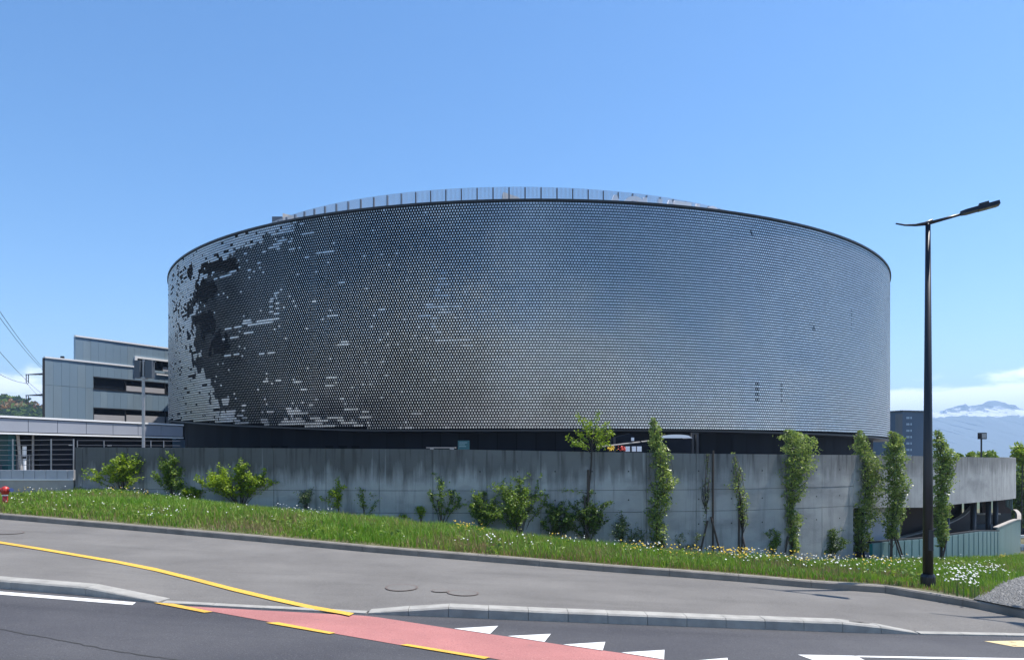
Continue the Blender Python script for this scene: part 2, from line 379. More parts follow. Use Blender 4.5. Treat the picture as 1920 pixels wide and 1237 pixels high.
# front kerb stones
def kerb_run(parent, w0, w1, hfun, width, z_extra, name, m, length, pfun, base_off=0.0):
    """stones from column w0 to w1 along pfun (world pts), each its own mesh"""
    cols = np.arange(w0, w1 + 1, 4.0); pts = [pfun(c) for c in cols]
    sacc = [0]
    for i in range(1, len(pts)): sacc.append(sacc[-1] + (pts[i] - pts[i - 1]).length)
    total = sacc[-1]; n = max(1, int(round(total / length))); out = []
    for k in range(n):
        a0, a1 = total * k / n + .0025, total * (k + 1) / n - .0025
        vs_ = []
        for s in (a0, a1):
            c = float(np.interp(s, sacc, cols)); p = pfun(c); d = (pfun(c + 4) - pfun(c - 4)); d.z = 0; d.normalize(); nrm = Vector((-d.y, d.x, 0))
            z0 = roadz(p.x) + base_off - .12; h = hfun(c); zt = roadz(p.x) + base_off + h + z_extra + random.uniform(-.002, .002)
            ch = min(.018, h * .3)
            prof = [(0, z0), (0, zt - ch), (ch * .9, zt), (width, zt + .002), (width, z0)]
            vs_ += [(p.x + nrm.x * o, p.y + nrm.y * o, z) for o, z in prof]
        bb = MB(); bb.add(vs_, [(0, 1, 6, 5), (1, 2, 7, 6), (2, 3, 8, 7), (3, 4, 9, 8), (4, 3, 2, 1, 0), (5, 6, 7, 8, 9)])
        o = bb.build('kerb_stone', m, parent); out.append(o)
    return out
kl = [('front_kerb', -240, 298, 'raised kerb at the road edge on the left, sloping down to a dropped crossing', M['kerb'], .85),
      ('front_kerb', 302, 686, 'flush kerb strip between the red cycle lane and the pavement', M['kerb'], .55),
      ('front_kerb', 690, 1722, 'long raised kerb of jointed grey stones behind the white road triangles', M['kerb'], .44),
      ('front_kerb', 1726, 2200, 'flush kerb strip at the right end of the road edge', M['kerb'], .55)]
for nm, a, c, lab, mm, ln in kl:
    e = empty(nm, FBw((a + c) / 2), lab, 'kerb', 'kerbs along the road')
    wd = .19 if ('raised' in lab) else .10
    kerb_run(e, a, c, fh, wd, 0.004, nm, mm, ln, FBw)
e = empty('verge_kerb', KBw(900), 'long thin stone edging kerb between grey pavement and grassy verge', 'kerb')
kerb_run(e, -500, 2300, lambda c: .095, .09, 0.0, 'k', M['kerb_dark'], 1.0, KBw, PV)

# verge ground
b = MB(); cols_ = list(range(-700, 2401, 25)); NT = 14
grid = [[verge(c, (j / NT) * 1.02 - .0) for j in range(NT + 1)] for c in cols_]
vv = [p for r in grid for p in r]; ff = []
for i in range(len(cols_) - 1):
    for j in range(NT): a = i * (NT + 1) + j; ff.append((a, a + NT + 1, a + NT + 2, a + 1))
b.add(vv, ff); tag(b.build('verge', M['soil'], smooth=True), kind='structure')

# far ground sheet and hillside
b = MB(); Z0 = -14
b.add([(-9000, -9000, Z0), (9000, -9000, Z0), (9000, 9000, Z0), (-9000, 9000, Z0)], [(0, 1, 2, 3)])
tag(b.build('terrain', M['terrain']), kind='structure')

# markings
def marking(name, px, m, label=None, group=None, dz=.004, plane=0.0, cat='road marking'):
    base = [onroad(x, y, plane) for x, y in px]
    c = sum(base, Vector()) / len(base)
    bb = MB(); bb.add([(p.x, p.y, roadz(p.x) + plane + dz) for p in base], [tuple(range(len(base)))])
    o = bb.build(name, m, origin=tuple(c)); tag(o, label, cat, group); return o
red = [(300, 1133.5), (400, 1139), (500, 1144.5), (680, 1154), (709, 1157), (851, 1179), (950, 1193), (1056, 1209), (1165, 1224), (1300, 1246), (1500, 1285), (1500, 1330), (1050, 1258), (917, 1233), (750, 1209), (630, 1188), (399, 1146.5)]
marking('cycle_lane', red, M['red'], 'faded red cycle lane surface crossing the dark asphalt at bottom centre', cat='cycle lane')
for pts, lab in (([(288, 1130.5), (317, 1130.5), (399, 1147.5), (383, 1149)], 'yellow dash at the left tip of the red cycle lane'),
                 ([(498, 1168), (521, 1167), (629, 1187), (618, 1189)], 'yellow dash along the red cycle lane, middle one of three'),
                 ([(750, 1209.5), (764, 1208), (919, 1233), (908, 1236)], 'yellow dash along the red cycle lane, nearest the bottom edge')):
    marking('lane_dash', pts, M['yellow'], lab, 'yellow dashes bordering the cycle lane', .009)
tri = [[(851, 1179), (934, 1174), (919, 1189)], [(952, 1193), (1033, 1189), (1021, 1204)], [(1056, 1209), (1135, 1204), (1130, 1220)], [(1165, 1224), (1246, 1219), (1245, 1237)], [(1283, 1241), (1364, 1234), (1367, 1256)]]
tl = ['white give way triangle nearest the raised kerb, first of the row', 'white give way triangle, second of the row counted from the raised kerb', 'white give way triangle in the middle of the row of five', 'white give way triangle beside the red lane, last complete one', 'white give way triangle cut off by the bottom of the picture']
for p, lab in zip(tri, tl): marking('give_way_triangle', p, M['white'], lab, 'white give way triangles', .009)
marking('edge_line', [(-200, 1089), (0, 1108.6), (255, 1129), (248, 1134), (0, 1114.3), (-200, 1096)], M['white'], 'solid white line on the road below the left kerb')
marking('hatched_island', [(1496, 1227), (1605, 1229), (1632, 1243), (1560, 1250)], M['white'], 'wide white wedge at the tip of the painted island')
marking('edge_line', [(1600, 1228.9), (1920, 1234), (2100, 1237), (2100, 1242), (1920, 1238.5), (1608, 1231.6)], M['white'], 'thin white line of the painted island running off right')
marking('yellow_box', [(1845, 1201.7), (1920, 1200.6), (2010, 1199), (2010, 1214), (1901, 1212)], M['paleyellow'], 'pale yellow road marking at the right edge of the photo')
ymid = [(-200, 990), (-60, 1010), (0, 1019.3), (73, 1031), (146, 1043.5), (219, 1055.8), (292, 1069), (365, 1084.5), (437, 1100.4), (510, 1115), (583, 1128.7), (640, 1138)]
up = [(x, y - 2.0 - .8 * (x / 660)) for x, y in ymid] + [(664, 1139.5)]
lo_ = [(x, y + 2.0 + .8 * (x / 660)) for x, y in ymid] + [(655, 1144)]
def pavz(p_, q):      # local pavement height at column p_
    a, k = FBw(p_), KBw(p_); t_ = max(0, min(1, (q.y - a.y - .1) / max(.1, k.y - a.y))); h = fh(p_); return h + (PV - h) * min(1, t_ * 3)
vs_ = []; n = len(up)
for L_ in (up, lo_):
    for x, y in L_:
        q = onroad(x, y, .07); vs_.append(Vector((q.x, q.y, roadz(q.x) + pavz(x, q) + .006)))
bb = MB(); bb.add(vs_, [(i, n + i, n + i + 1, i + 1) for i in range(n - 1)])
tag(bb.build('pavement_line', M['yellow']), 'long curving yellow line painted on the pavement', 'road marking')

def crack(px, w, lab, plane=0.0):
    pts = []
    for (x0, y0), (x1, y1) in zip(px[:-1], px[1:]):
        for k in range(8): pts.append((x0 + (x1 - x0) * k / 8 + random.uniform(-2, 2), y0 + (y1 - y0) * k / 8 + random.uniform(-.8, .8)))
    q = [onroad(x, y, plane) for x, y in pts]; bb = MB(); vs_ = []
    for p in q: ww = w * random.uniform(.4, 1.2); vs_ += [(p.x, p.y - ww, roadz(p.x) + plane + .003), (p.x, p.y + ww, roadz(p.x) + plane + .003)]
    bb.add(vs_, [(2 * i, 2 * i + 2, 2 * i + 3, 2 * i + 1) for i in range(len(q) - 1)]); tag(bb.build('road_crack', M['joint']), lab, 'crack')
crack([(-60, 1170), (10, 1181), (120, 1201), (200, 1217), (290, 1231), (360, 1240)], .010, 'thin dark crack running across the road at bottom left')
def manhole(px, py, rx, lab, m=M['iron']):
    q = onroad(px, py, PV); e = empty('manhole_cover', (q.x, q.y, roadz(q.x) + PV), lab, 'manhole cover', 'covers set in the pavement')
    def disc(r0, r1, z, nm, mm, n=28):
        bb = MB(); hq_ = pavz(px, q) - PV
        for k in range(n):
            a, c = 2 * math.pi * k / n, 2 * math.pi * (k + 1) / n
            def pt(r, an):
                v = Vector((q.x + r * math.cos(an), q.y + r * math.sin(an), 0)); pv_ = v.x / v.y * FPX + CX
                return (v.x, v.y, roadz(v.x) + pavz(pv_, v) + z)
            if r0 > 0: bb.add([pt(r0, a), pt(r1, a), pt(r1, c), pt(r0, c)], [(0, 1, 2, 3)])
            else: bb.add([pt(0, 0), pt(r1, a), pt(r1, c)], [(0, 1, 2)])
        bb.build(nm, mm, e)
    r = rx
    disc(r * .90, r, .006, 'ring', m); disc(0, r * .89, .005, 'lid', M['pave'])
manhole(12, 998, .26, 'dark reddish manhole cover at the left edge of the pavement')
manhole(753, 1100, .20, 'faint manhole ring in the pavement left of the other two')
manhole(826, 1107.5, .11, 'small round valve cover between the two manholes')
manhole(868, 1112, .19, 'rust coloured manhole cover right of the small valve cover')

# gravel path at the right
gp = [(1837, 1130), (1848, 1119), (1862, 1108), (1878, 1098), (1895, 1089), (1920, 1081), (1990, 1062), (2200, 1050), (2200, 1215), (1990, 1165), (1920, 1149)]
gin = interp([(1836, 1131), (1848, 1119), (1862, 1108), (1878, 1098), (1895, 1089), (1920, 1081), (1990, 1062), (2200, 1050)])
bb = MB(); gx_ = list(range(1837, 2200, 8)); gr_ = [[verge_at(x, gin(x) + (kb_y(x) - 7 - gin(x)) * t / 6) + Vector((0, 0, .015)) for t in range(7)] for x in gx_ if gin(x) < kb_y(x) - 7]
bb.add([p for r_ in gr_ for p in r_], [(i * 7 + t, i * 7 + t + 1, i * 7 + t + 8, i * 7 + t + 7) for i in range(len(gr_) - 1) for t in range(6)])
tag(bb.build('gravel_path', M['gravel']), kind='structure')
# loose stones
V = []; F_ = []
for k in range(2600):
    x = random.uniform(1840, 1990); y0 = gin(x); y1 = kb_y(x) - 8
    if y1 <= y0: continue
    y = random.uniform(y0, y1); q = verge_at(x, y); r = random.uniform(.012, .035); q.z += .014 + r * .3
    bI = len(V)
    for (dx, dy, dz) in ((1, 0, 0), (0, 1, 0), (-1, 0, 0), (0, -1, 0), (0, 0, 1), (0, 0, -1)):
        V.append((q.x + dx * r * random.uniform(.6, 1.2), q.y + dy * r * random.uniform(.6, 1.2), q.z + dz * r * .6))
    F_ += [(bI, bI + 1, bI + 4), (bI + 1, bI + 2, bI + 4), (bI + 2, bI + 3, bI + 4), (bI + 3, bI, bI + 4)]
tag(fastmesh('gravel', V, F_, M['gravel']), 'loose grey gravel stones at the path edge', 'gravel', kind='stuff')

# ------------------------------------------------------------------ retaining wall of concrete panels
wall = empty('retaining_wall', (*wall_at(s_of_px(900)), -3), 'long stained concrete retaining wall curving behind the grassy verge', 'wall')
def slab(parent, name, s0, s1, zf0, zf1, thick, m, off=0.0, seg=3, gap=.006):
    vs_ = []; fs = []
    for i in range(seg + 1):
        s = s0 + gap + (s1 - s0 - 2 * gap) * i / seg
        a = wall_at(s, off); c_ = wall_at(s, off + thick)
        z0 = zf0(s) if callable(zf0) else zf0; z1 = zf1(s) if callable(zf1) else zf1
        vs_ += [(a.x, a.y, z0), (a.x, a.y, z1), (c_.x, c_.y, z1), (c_.x, c_.y, z0)]
    for i in range(seg):
        k = 4 * i
        fs += [(k, k + 4, k + 5, k + 1), (k + 1, k + 5, k + 6, k + 2), (k + 2, k + 6, k + 7, k + 3), (k + 3, k + 7, k + 4, k)]
    fs += [(0, 1, 2, 3), (4 * seg + 3, 4 * seg + 2, 4 * seg + 1, 4 * seg)]
    bb = MB(); bb.add(vs_, fs); return bb.build(name, m, parent)
ztop_px = interp([(100, 838), (400, 839), (850, 842), (1300, 850), (1640, 853), (1903, 858)])
def ztop(s):
    p = wall_at(s); px = p.x / p.y * FPX + CX
    if s > acc[imax]: px = 1903
    return -(ztop_px(px) - HY) / FPX * (p.y if s <= acc[imax] else wallpts[imax].y)
S0, S1 = s_of_px(141), s_of_px(1600)
npan = 16
edges = [S0, s_of_px(155)] + [s_of_px(155) + (S1 - s_of_px(155)) * k / npan for k in range(1, npan + 1)]
J1, J2 = -1.28, -2.05
for i in range(len(edges) - 1):
    a, c_ = edges[i], edges[i + 1]
    gz = lambda s: min(Wb(max(141, wall_at(s).x / wall_at(s).y * FPX + CX)).z - .9, -2.6)
    slab(wall, 'concrete_panel', a, c_, J1 + .007, ztop, .32, M['concrete'], 0, gap=.008)
    slab(wall, 'concrete_panel', a, c_, J2 + .007, J1 - .007, .32, M['concrete'], random.uniform(0, .006), gap=.008)
    slab(wall, 'concrete_panel', a, c_, gz, J2 - .007, .32, M['concrete'], random.uniform(0, .006), gap=.008)
slab(wall, 'wall_core', S0 + .05, S1 - .05, -6.5, lambda s: ztop(s) - .03, .2, M['joint'], .06, seg=60)
th_ = MB(); sx_s = np.arange(s_of_px(900), S1 - .3, 1.3)
for s in sx_s:
    for z in (-.62, -1.62, -2.5):
        p_ = wall_at(s, -.012); q_ = wall_at(s + .045, -.012); a_ = (q_ - p_)
        th_.add([(p_.x - a_.x * math.cos(t) * .6, p_.y - a_.y * math.cos(t) * .6, z + .028 * math.sin(t)) for t in [k * math.pi / 4 for k in range(8)]], [tuple(range(8))])
tag(th_.build('tie_holes', M['joint'], wall), kind='stuff')
# open ramp part: hanging band
zb_px = interp([(1600, 952), (1640, 951), (1735, 951), (1800, 944), (1880, 937), (1903, 934)])
def zband(s):
    p = wall_at(s); px = min(1903, p.x / p.y * FPX + CX)
    if s > acc[imax]: px = 1903
    return -(zb_px(px) - HY) / FPX * (p.y if s <= acc[imax] else wallpts[imax].y)
e2 = [S1 + (acc[-1] - .2 - S1) * k / 14 for k in range(15)]
for i in range(14): slab(wall, 'concrete_panel', e2[i], e2[i + 1], zband, ztop, .34, M['concrete'], 0, seg=4, gap=.004)
slab(wall, 'wall_core', S1 + .05, acc[-1] - .3, lambda s: zband(s) + .03, lambda s: ztop(s) - .04, .2, M['joint'], .07, seg=60)
slab(wall, 'soffit', S1 + .05, acc[-1] - .3, lambda s: zband(s) + .10, lambda s: zband(s) + .25, 3.5, M['innerwall'], .36, seg=50)
# ramp: inner walls, floor, columns, glass balustrade
ramp = empty('parking_ramp', (*wall_at(s_of_px(1750)), -5), 'curved car park ramp under the concrete band with dark columns and glass planks', 'ramp')
slab(ramp, 'inner_wall', s_of_px(1590), s_of_px(1742), -6.2, lambda s: zband(s) + .1, .3, M['innerwall'], 1.25, seg=20)
slab(ramp, 'floor', s_of_px(1590), acc[-1] - .4, -5.6, -5.35, 9.0, M['deck'], .3, seg=50)
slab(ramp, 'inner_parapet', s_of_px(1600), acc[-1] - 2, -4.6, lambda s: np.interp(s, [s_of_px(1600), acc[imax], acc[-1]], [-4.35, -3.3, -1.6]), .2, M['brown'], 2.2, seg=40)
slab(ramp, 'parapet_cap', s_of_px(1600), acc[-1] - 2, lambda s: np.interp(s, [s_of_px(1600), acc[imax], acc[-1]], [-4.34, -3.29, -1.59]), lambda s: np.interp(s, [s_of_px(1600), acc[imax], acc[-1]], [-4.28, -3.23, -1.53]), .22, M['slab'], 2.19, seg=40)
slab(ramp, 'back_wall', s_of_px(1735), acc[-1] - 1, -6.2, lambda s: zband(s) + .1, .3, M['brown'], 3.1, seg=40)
for px_ in (1642, 1808, 1857, 1884, 1896):
    q = wall_at(s_of_px(px_), .75); bb = MB(); bb.tube([(q.x, q.y, -6.4), (q.x, q.y, zband(s_of_px(px_)) + .12)], .13, 12); bb.build('column', M['darksteel'], ramp, smooth=True)
gt = interp([(1600, 1020), (1640, 1018), (1686, 1013.5), (1724, 1011), (1775, 1005), (1841, 996), (1855, 996)])
sgl0, sgl1 = s_of_px(1612), s_of_px(1853); ng = 44
def ztopg(s):
    p = wall_at(s, -.55); return -(gt(min(1855, p.x / p.y * FPX + CX)) - HY) / FPX * p.y
for k in range(ng):
    a = sgl0 + (sgl1 - sgl0) * k / ng; c_ = sgl0 + (sgl1 - sgl0) * (k + 1) / ng
    slab(ramp, 'glass_plank', a, c_, -7, ztopg, .05, M['tealglass'], -.55 + .02 * (k % 2), seg=1, gap=.012)
    slab(ramp, 'glass_edge', a - .035, a + .035, -7, lambda s: ztopg(s) - .02, .10, M['tealedge'] if k < 20 else M['tealglass'], -.52, seg=1, gap=.004)
slab(ramp, 'balustrade_rail', sgl0, sgl1, ztopg, lambda s: ztopg(s) + .06, .16, M['darksteel'], -.48, seg=30)
s2 = s_of_px(1859); s3 = acc[imax] + 6
def ztop2(s):
    p = wall_at(s, -.25); px = p.x / p.y * FPX + CX
    if s > acc[imax]: return -(974 - HY) / FPX * 45
    return -(interp([(1850, 995), (1865, 992), (1897, 978), (1908, 974)])(px) - HY) / FPX * p.y
n2 = 22
for k in range(n2):
    a = s2 + (s3 - s2) * k / n2; c_ = s2 + (s3 - s2) * (k + 1) / n2
    slab(ramp, 'glass_plank', a, c_, -8, ztop2, .06, M['tealglass'], -.25, seg=2, gap=.004)
slab(ramp, 'balustrade_rail', s2, s3, ztop2, lambda s: ztop2(s) + .05, .22, M['slab'], -.28, seg=30)
for k in range(9):
    s = acc[imax] - 1 + k * 1.6
    slab(ramp, 'glass_screen', s, s + 1.3, lambda q: ztop2(q) + .1, lambda q: zband(q) - .0, .06, M['tealglass'] , .1 if k else .2, seg=1, gap=.02) if k in (3, 4, 5) else None

q0 = P(1770, 950, 56); x0_, x1_ = q0.x - 4, P(1896, 0, 56).x; zt_ = P(0, 930, 56).z; zb_ = P(0, 1010, 56).z
rr_ = [(x0_, x0_ + 5.2), (x0_ + 5.7, x0_ + 6.4), (x0_ + 6.9, x0_ + 7.6), (x0_ + 8.0, x1_)]
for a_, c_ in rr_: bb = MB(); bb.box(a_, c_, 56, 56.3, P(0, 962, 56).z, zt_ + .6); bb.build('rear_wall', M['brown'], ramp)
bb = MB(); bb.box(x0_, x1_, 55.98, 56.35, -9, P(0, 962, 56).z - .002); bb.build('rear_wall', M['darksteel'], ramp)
bb = MB(); bb.box(x0_ + 5.2, x1_ - 1, 55.7, 55.97, P(0, 964, 56).z, P(0, 961, 56).z); bb.build('window_sill', M['slab'], ramp)
# terrace deck between wall and drum
DC = Vector((1.28, 68.0)); DR = 29.93
b = MB(); ss = np.linspace(S0, acc[-1] - .3, 60); vv = []
for s in ss: q = wall_at(s, .34); vv.append((q.x, q.y, -.32 if s < S1 else ztop(s) - .8))
vv2 = [(x * 1.0, 75 if x > 10 else 72, -.32) for x, y, z in vv]
n = len(vv); b.add(vv + vv2, [(i, i + 1, n + i + 1, n + i) for i in range(n - 1)])
tag(b.build('terrace', M['deck']), kind='structure')

# ------------------------------------------------------------------ drum building
drum = empty('drum_building', (DC.x, DC.y, 0), 'large drum shaped building clad in thousands of silver aluminium discs', 'building')
def cyl_hit(px, py, r=DR):
    u = (px - CX) / FPX; a = u * u + 1; b_ = -2 * (u * DC.x + DC.y); c_ = DC.length_squared - r * r
    d = max(0, b_ * b_ - 4 * a * c_); Y = (-b_ - math.sqrt(d)) / (2 * a)
    th = math.degrees(math.atan2(u * Y - DC.x, DC.y - Y)); return th, -(py - HY) / FPX * Y
def cyl(th, r): t = R_(th); return (DC.x + r * math.sin(t), DC.y - r * math.cos(t))
hem_px = [(322, 787), (345, 789), (400, 793), (480, 797), (560, 800), (620, 802.5), (700, 804), (850, 804), (1000, 803.5), (1200, 803.5), (1300, 804), (1400, 806.5), (1500, 809.5), (1600, 814), (1645, 818), (1662, 821)]
hm = sorted(cyl_hit(a, c_) for a, c_ in hem_px)
hth = [h[0] for h in hm]; hz = [h[1] for h in hm]
ZT = 13.08
def ring_band(name, r0, r1, z0f, z1f, m, parent, th0=-180, th1=180, n=180, smooth=True):
    """closed band between radii r0 (outer) and r1"""
    vs_ = []; fs = []
    for i in range(n + 1):
        th = th0 + (th1 - th0) * i / n; z0 = z0f(th) if callable(z0f) else z0f; z1 = z1f(th) if callable(z1f) else z1f
        a = cyl(th, r0); c_ = cyl(th, r1); vs_ += [(*a, z0), (*a, z1), (*c_, z1), (*c_, z0)]
    for i in range(n):
        k = 4 * i
        for j in range(4): fs.append((k + j, k + 4 + j, k + 4 + (j + 1) % 4, k + (j + 1) % 4))
    bb = MB(); bb.add(vs_, fs); return bb.build(name, m, parent)
hemz = lambda th: float(np.interp(th, hth, hz)) if -75 < th < 75 else 1.3
ring_band('facade_backing', DR - .22, DR - .5, lambda t: hemz(t) - .02, ZT - .06, M['backing'], drum)
ring_band('roof_trim', DR + .05, DR - .6, ZT - .05, ZT + .06, M['trim'], drum)
ring_band('hem_trim', DR - .06, DR - 2.2, lambda t: hemz(t) - .12, lambda t: hemz(t) - .03, M['trim'], drum)
bb = MB(); n = 120; bb.add([(*cyl(360 * k / n, DR - .5), ZT - .35) for k in range(n)], [tuple(range(n))]); bb.build('roof', M['deck'], drum)

# discs: pitch 0.1465 m, hexagonal rows
PITCH = .1465; NC = int(round(2 * math.pi * DR / PITCH)); rows = int((ZT - .10 - .8) / PITCH)
def noise2(a, c_, seed, cell):
    """smooth value noise"""
    r = np.random.default_rng(seed); g = r.random((220, 220)); x = (a / cell) % 200; y = (c_ / cell) % 200
    xi = x.astype(int); yi = y.astype(int); fx = x - xi; fy = y - yi; fx = fx * fx * (3 - 2 * fx); fy = fy * fy * (3 - 2 * fy)
    return (g[xi, yi] * (1 - fx) + g[xi + 1, yi] * fx) * (1 - fy) + (g[xi, yi + 1] * (1 - fx) + g[xi + 1, yi + 1] * fx) * fy
TH, ZZ, RW = [], [], []
for r in range(rows):
    z = ZT - .14 - r * PITCH
    k = np.arange(-int(76 / 360 * NC), int(76 / 360 * NC)); th = (k + .5 * (r % 2)) * 360 / NC
    ok = z > np.interp(th, hth, hz) + .045
    TH.append(th[ok]); ZZ.append(np.full(ok.sum(), z)); RW.append(np.full(ok.sum(), r))
TH = np.concatenate(TH); ZZ = np.concatenate(ZZ); RW = np.concatenate(RW); ND = len(TH)
arc = TH * math.pi / 180 * DR
# facade map, in degrees round the drum and metres of height
def tz(px, py): return cyl_hit(px, py)
def blob(px, py, rx, ry, soft=.35, seed=3, cell=.7):
    t0, z0 = tz(px, py); t1, _ = tz(px + rx, py); _, z1 = tz(px, py + ry)
    d = np.sqrt(((TH - t0) / (t1 - t0)) ** 2 + ((ZZ - z0) / (z0 - z1)) ** 2) + (noise2(arc + 90, ZZ, seed, cell) - .5) * .9
    return np.clip((1 - d) / soft, 0, 1)
yaw = np.zeros(ND); rad = np.full(ND, .058); dep = np.full(ND, .030); pit = np.zeros(ND)
nz1 = noise2(arc + 90, ZZ * 1.0, 5, 1.4); nz2 = noise2(arc + 90, ZZ, 6, .45); rnd = rng.random(ND)
# open, narrow discs over the left and centre; closed wide ones to the right
tB, _ = tz(740, 600); tC, _ = tz(980, 600)
openness = np.clip((tC - TH) / (tC - tB), 0, 1); openness = openness ** .8
# far left strip is closed again, its limit runs down-right
lim = np.interp(ZZ, [0.8, 1.6, 2.6, 3.6, 5.0, 7.0, 9.3, 10.2, 11.2, 12.0, 12.8], [tz(500, 790)[0], tz(455, 770)[0], tz(432, 740)[0], tz(400, 700)[0], tz(372, 650)[0], tz(362, 600)[0], tz(355, 560)[0], tz(362, 520)[0], tz(392, 480)[0], tz(440, 450)[0], tz(540, 420)[0]])
lim = lim + (nz2 - .5) * 7 + (nz1 - .5) * 3 + (rnd - .5) * 3 * (rng.random(ND) < .35)
closed_left = TH < lim
openness[closed_left] = 0
# streaks of closed discs inside the open field
def streak(px0, px1, py):
    t0, z0 = tz(px0, py); t1, z1 = tz(px1, py); zm = (z0 + z1) / 2
    r = int(round((ZT - .14 - zm) / PITCH)); return (RW == r) & (TH >= t0) & (TH <= t1)
S = np.zeros(ND, bool)
for a, c_, y in [(512, 522, 551), (505, 511, 558), (505, 511, 567), (505, 511, 576), (503, 511, 586), (515, 523, 568), (515, 523, 580), (512, 523, 589), (513, 523, 595), (453, 472, 604), (456, 470, 600), (515, 518, 552), (480, 498, 601), (500, 514, 598), (420, 432, 617), (438, 452, 613), (463, 482, 609), (485, 512, 606), (516, 518, 560), (516, 518, 570), (516, 518, 582), (514, 518, 590), (410, 425, 636), (430, 447, 632), (455, 475, 622), (486, 495, 664), (500, 514, 661), (611, 634, 591), (470, 487, 609), (593, 626, 474), (634, 645, 529), (572, 580, 480), (418, 432, 667), (437, 448, 664), (452, 455, 667),
             (612, 633, 705), (630, 655, 644), (640, 652, 641), (492, 502, 715), (515, 527, 712), (550, 560, 714), (611, 632, 705), (563, 575, 728), (610, 624, 724), (800, 812, 571), (816, 840, 553), (822, 842, 535), (820, 838, 520), (816, 826, 542), (824, 838, 511), (800, 840, 575), (822, 846, 584), (783, 806, 591), (810, 818, 596), (808, 816, 607), (808, 818, 612), (816, 882, 636), (868, 886, 646), (708, 720, 582), (708, 714, 638), (816, 828, 620), (846, 866, 572), (900, 912, 581), (920, 930, 581), (410, 432, 517), (432, 446, 510), (398, 406, 522), (384, 395, 534), (515, 530, 437), (480, 520, 430), (560, 568, 421),
             (418, 430, 515), (430, 446, 508), (438, 448, 503), (462, 470, 507), (1404, 1404, 1)]:
    if a < c_: S |= streak(a, c_, y)
# random dashes, denser towards the hem and the top left
dash = noise2(arc + 90 + RW * 13.7, RW * 3.0, 9, .55)
tL, _ = tz(560, 600); tR, _ = tz(880, 700)
hemd = ZZ - np.interp(TH, hth, hz)
dens = np.clip(1 - hemd / 1.9, 0, 1) * np.clip((tR - TH) / 12, 0, 1) * .62
dens2 = np.clip(1 - (ZT - ZZ) / 2.4, 0, 1) * np.clip((tz(640, 420)[0] - TH) / 8, 0, 1) * .75
thr = np.maximum(dens, dens2) * (.75 + .5 * nz1)
S |= dash < thr * .78
S |= (rnd < .012) & (openness > 0)
# dark blotches: discs turned edge-on
dark = np.maximum.reduce([blob(380, 545, 27, 26, seed=21, cell=.4), blob(400, 498, 40, 13, seed=22, cell=.4), blob(384, 602, 21, 36, seed=23, cell=.5), blob(408, 645, 22, 22, seed=24, cell=.4), blob(355, 510, 5, 18, seed=26, cell=.3), blob(430, 500, 20, 14, seed=27, cell=.3)])
dim = np.maximum.reduce([blob(425, 560, 50, 75, .9, seed=25), blob(440, 660, 40, 50, .9, seed=31)])
S &= ~((dark > .6) & (rnd > .22))
openness[S & ~closed_left] = 0
hole_l = closed_left & (((noise2(arc * 1.3 + 90, RW * 1.7, 41, .30) > .62) & (blob(334, 560, 16, 130, .8, seed=44) > .25) & (nz2 > .45)) | ((noise2(arc + 90, RW * 2.1, 42, .5) > .86)) | (rnd < .004))
dark = np.maximum(dark, hole_l * 1.0)
# a few open discs on the right
for px_, y0, y1, st in ((1421, 713, 755, 2), (1468, 717, 757, 2), (1598, 575, 620, 2), (1410, 432, 440, 1), (1527, 612, 620, 1)):
    t0, z0 = tz(px_, y0); _, z1 = tz(px_, y1)
    dark[(np.abs(TH - t0) < .17) & (ZZ < z0) & (ZZ > z1) & (RW % st == 0)] = 1
dark[(TH > tz(1652, 510)[0]) & (TH < tz(1664, 530)[0]) & (RW % 3 == 0) & (ZZ > 11.4) & (rnd > .5)] = 1
yaw = -R_(1) * (17 * openness)
dep = .032 * (1 - openness) + .004
rad = .0605 - .005 * openness; hsc = 1 - .34 * openness
k_ = dark > .5
yaw[k_] = -R_(48); dep[k_] = .003; rad[k_] = .042; hsc[k_] = .8; rad = rad * (1 - .22 * dim * (openness > 0))
# tilt: leaning back to the sky on the right, slightly down to the ground at the centre left
tilt = np.interp(TH, [-60, -45, -35, -25, -8, 8, 25, 40, 60], [-6, -4, -1, 0, 1.5, 6, 5, 4, 3]) + (nz1 - .5) * 4 + (rnd - .5) * 3
tilt += np.where(S, 2, 0)
tilt -= 9.0 * np.clip((11.0 - ZZ) / 9, 0, 1) * np.clip((30 - TH) / 26, 0, 1) * np.where(closed_left, .6, 1)
pit = np.radians(tilt)
n8 = 8; ang = np.arange(n8) * 2 * math.pi / n8 + math.pi / 8
t_ = np.radians(TH); nrm = np.stack([np.sin(t_), -np.cos(t_), np.zeros(ND)], 1); tan = np.stack([np.cos(t_), np.sin(t_), np.zeros(ND)], 1); upv = np.tile([0, 0, 1.0], (ND, 1))
n_y = nrm * np.cos(yaw)[:, None] + tan * np.sin(yaw)[:, None]; a_y = tan * np.cos(yaw)[:, None] - nrm * np.sin(yaw)[:, None]
n_p = n_y * np.cos(pit)[:, None] + upv * np.sin(pit)[:, None]; b_p = upv * np.cos(pit)[:, None] - n_y * np.sin(pit)[:, None]
ctr = np.stack([DC.x + DR * np.sin(t_), DC.y - DR * np.cos(t_), ZZ], 1) - nrm * .03
ring = (a_y[:, None, :] * np.cos(ang)[None, :, None] * hsc[:, None, None] + b_p[:, None, :] * np.sin(ang)[None, :, None]) * rad[:, None, None]
front = ctr[:, None, :] + ring; back = front - (n_p * dep[:, None])[:, None, :]
VV = np.concatenate([front, back], 1).reshape(-1, 3)
base = (np.arange(ND) * 16)[:, None]
me = bpy.data.meshes.new('disc_cladding'); me.vertices.add(len(VV)); me.vertices.foreach_set('co', VV.astype(np.float32).ravel())
idx = np.arange(n8); sk = np.stack([idx, idx + 8, (idx + 1) % 8 + 8, (idx + 1) % 8], 1)
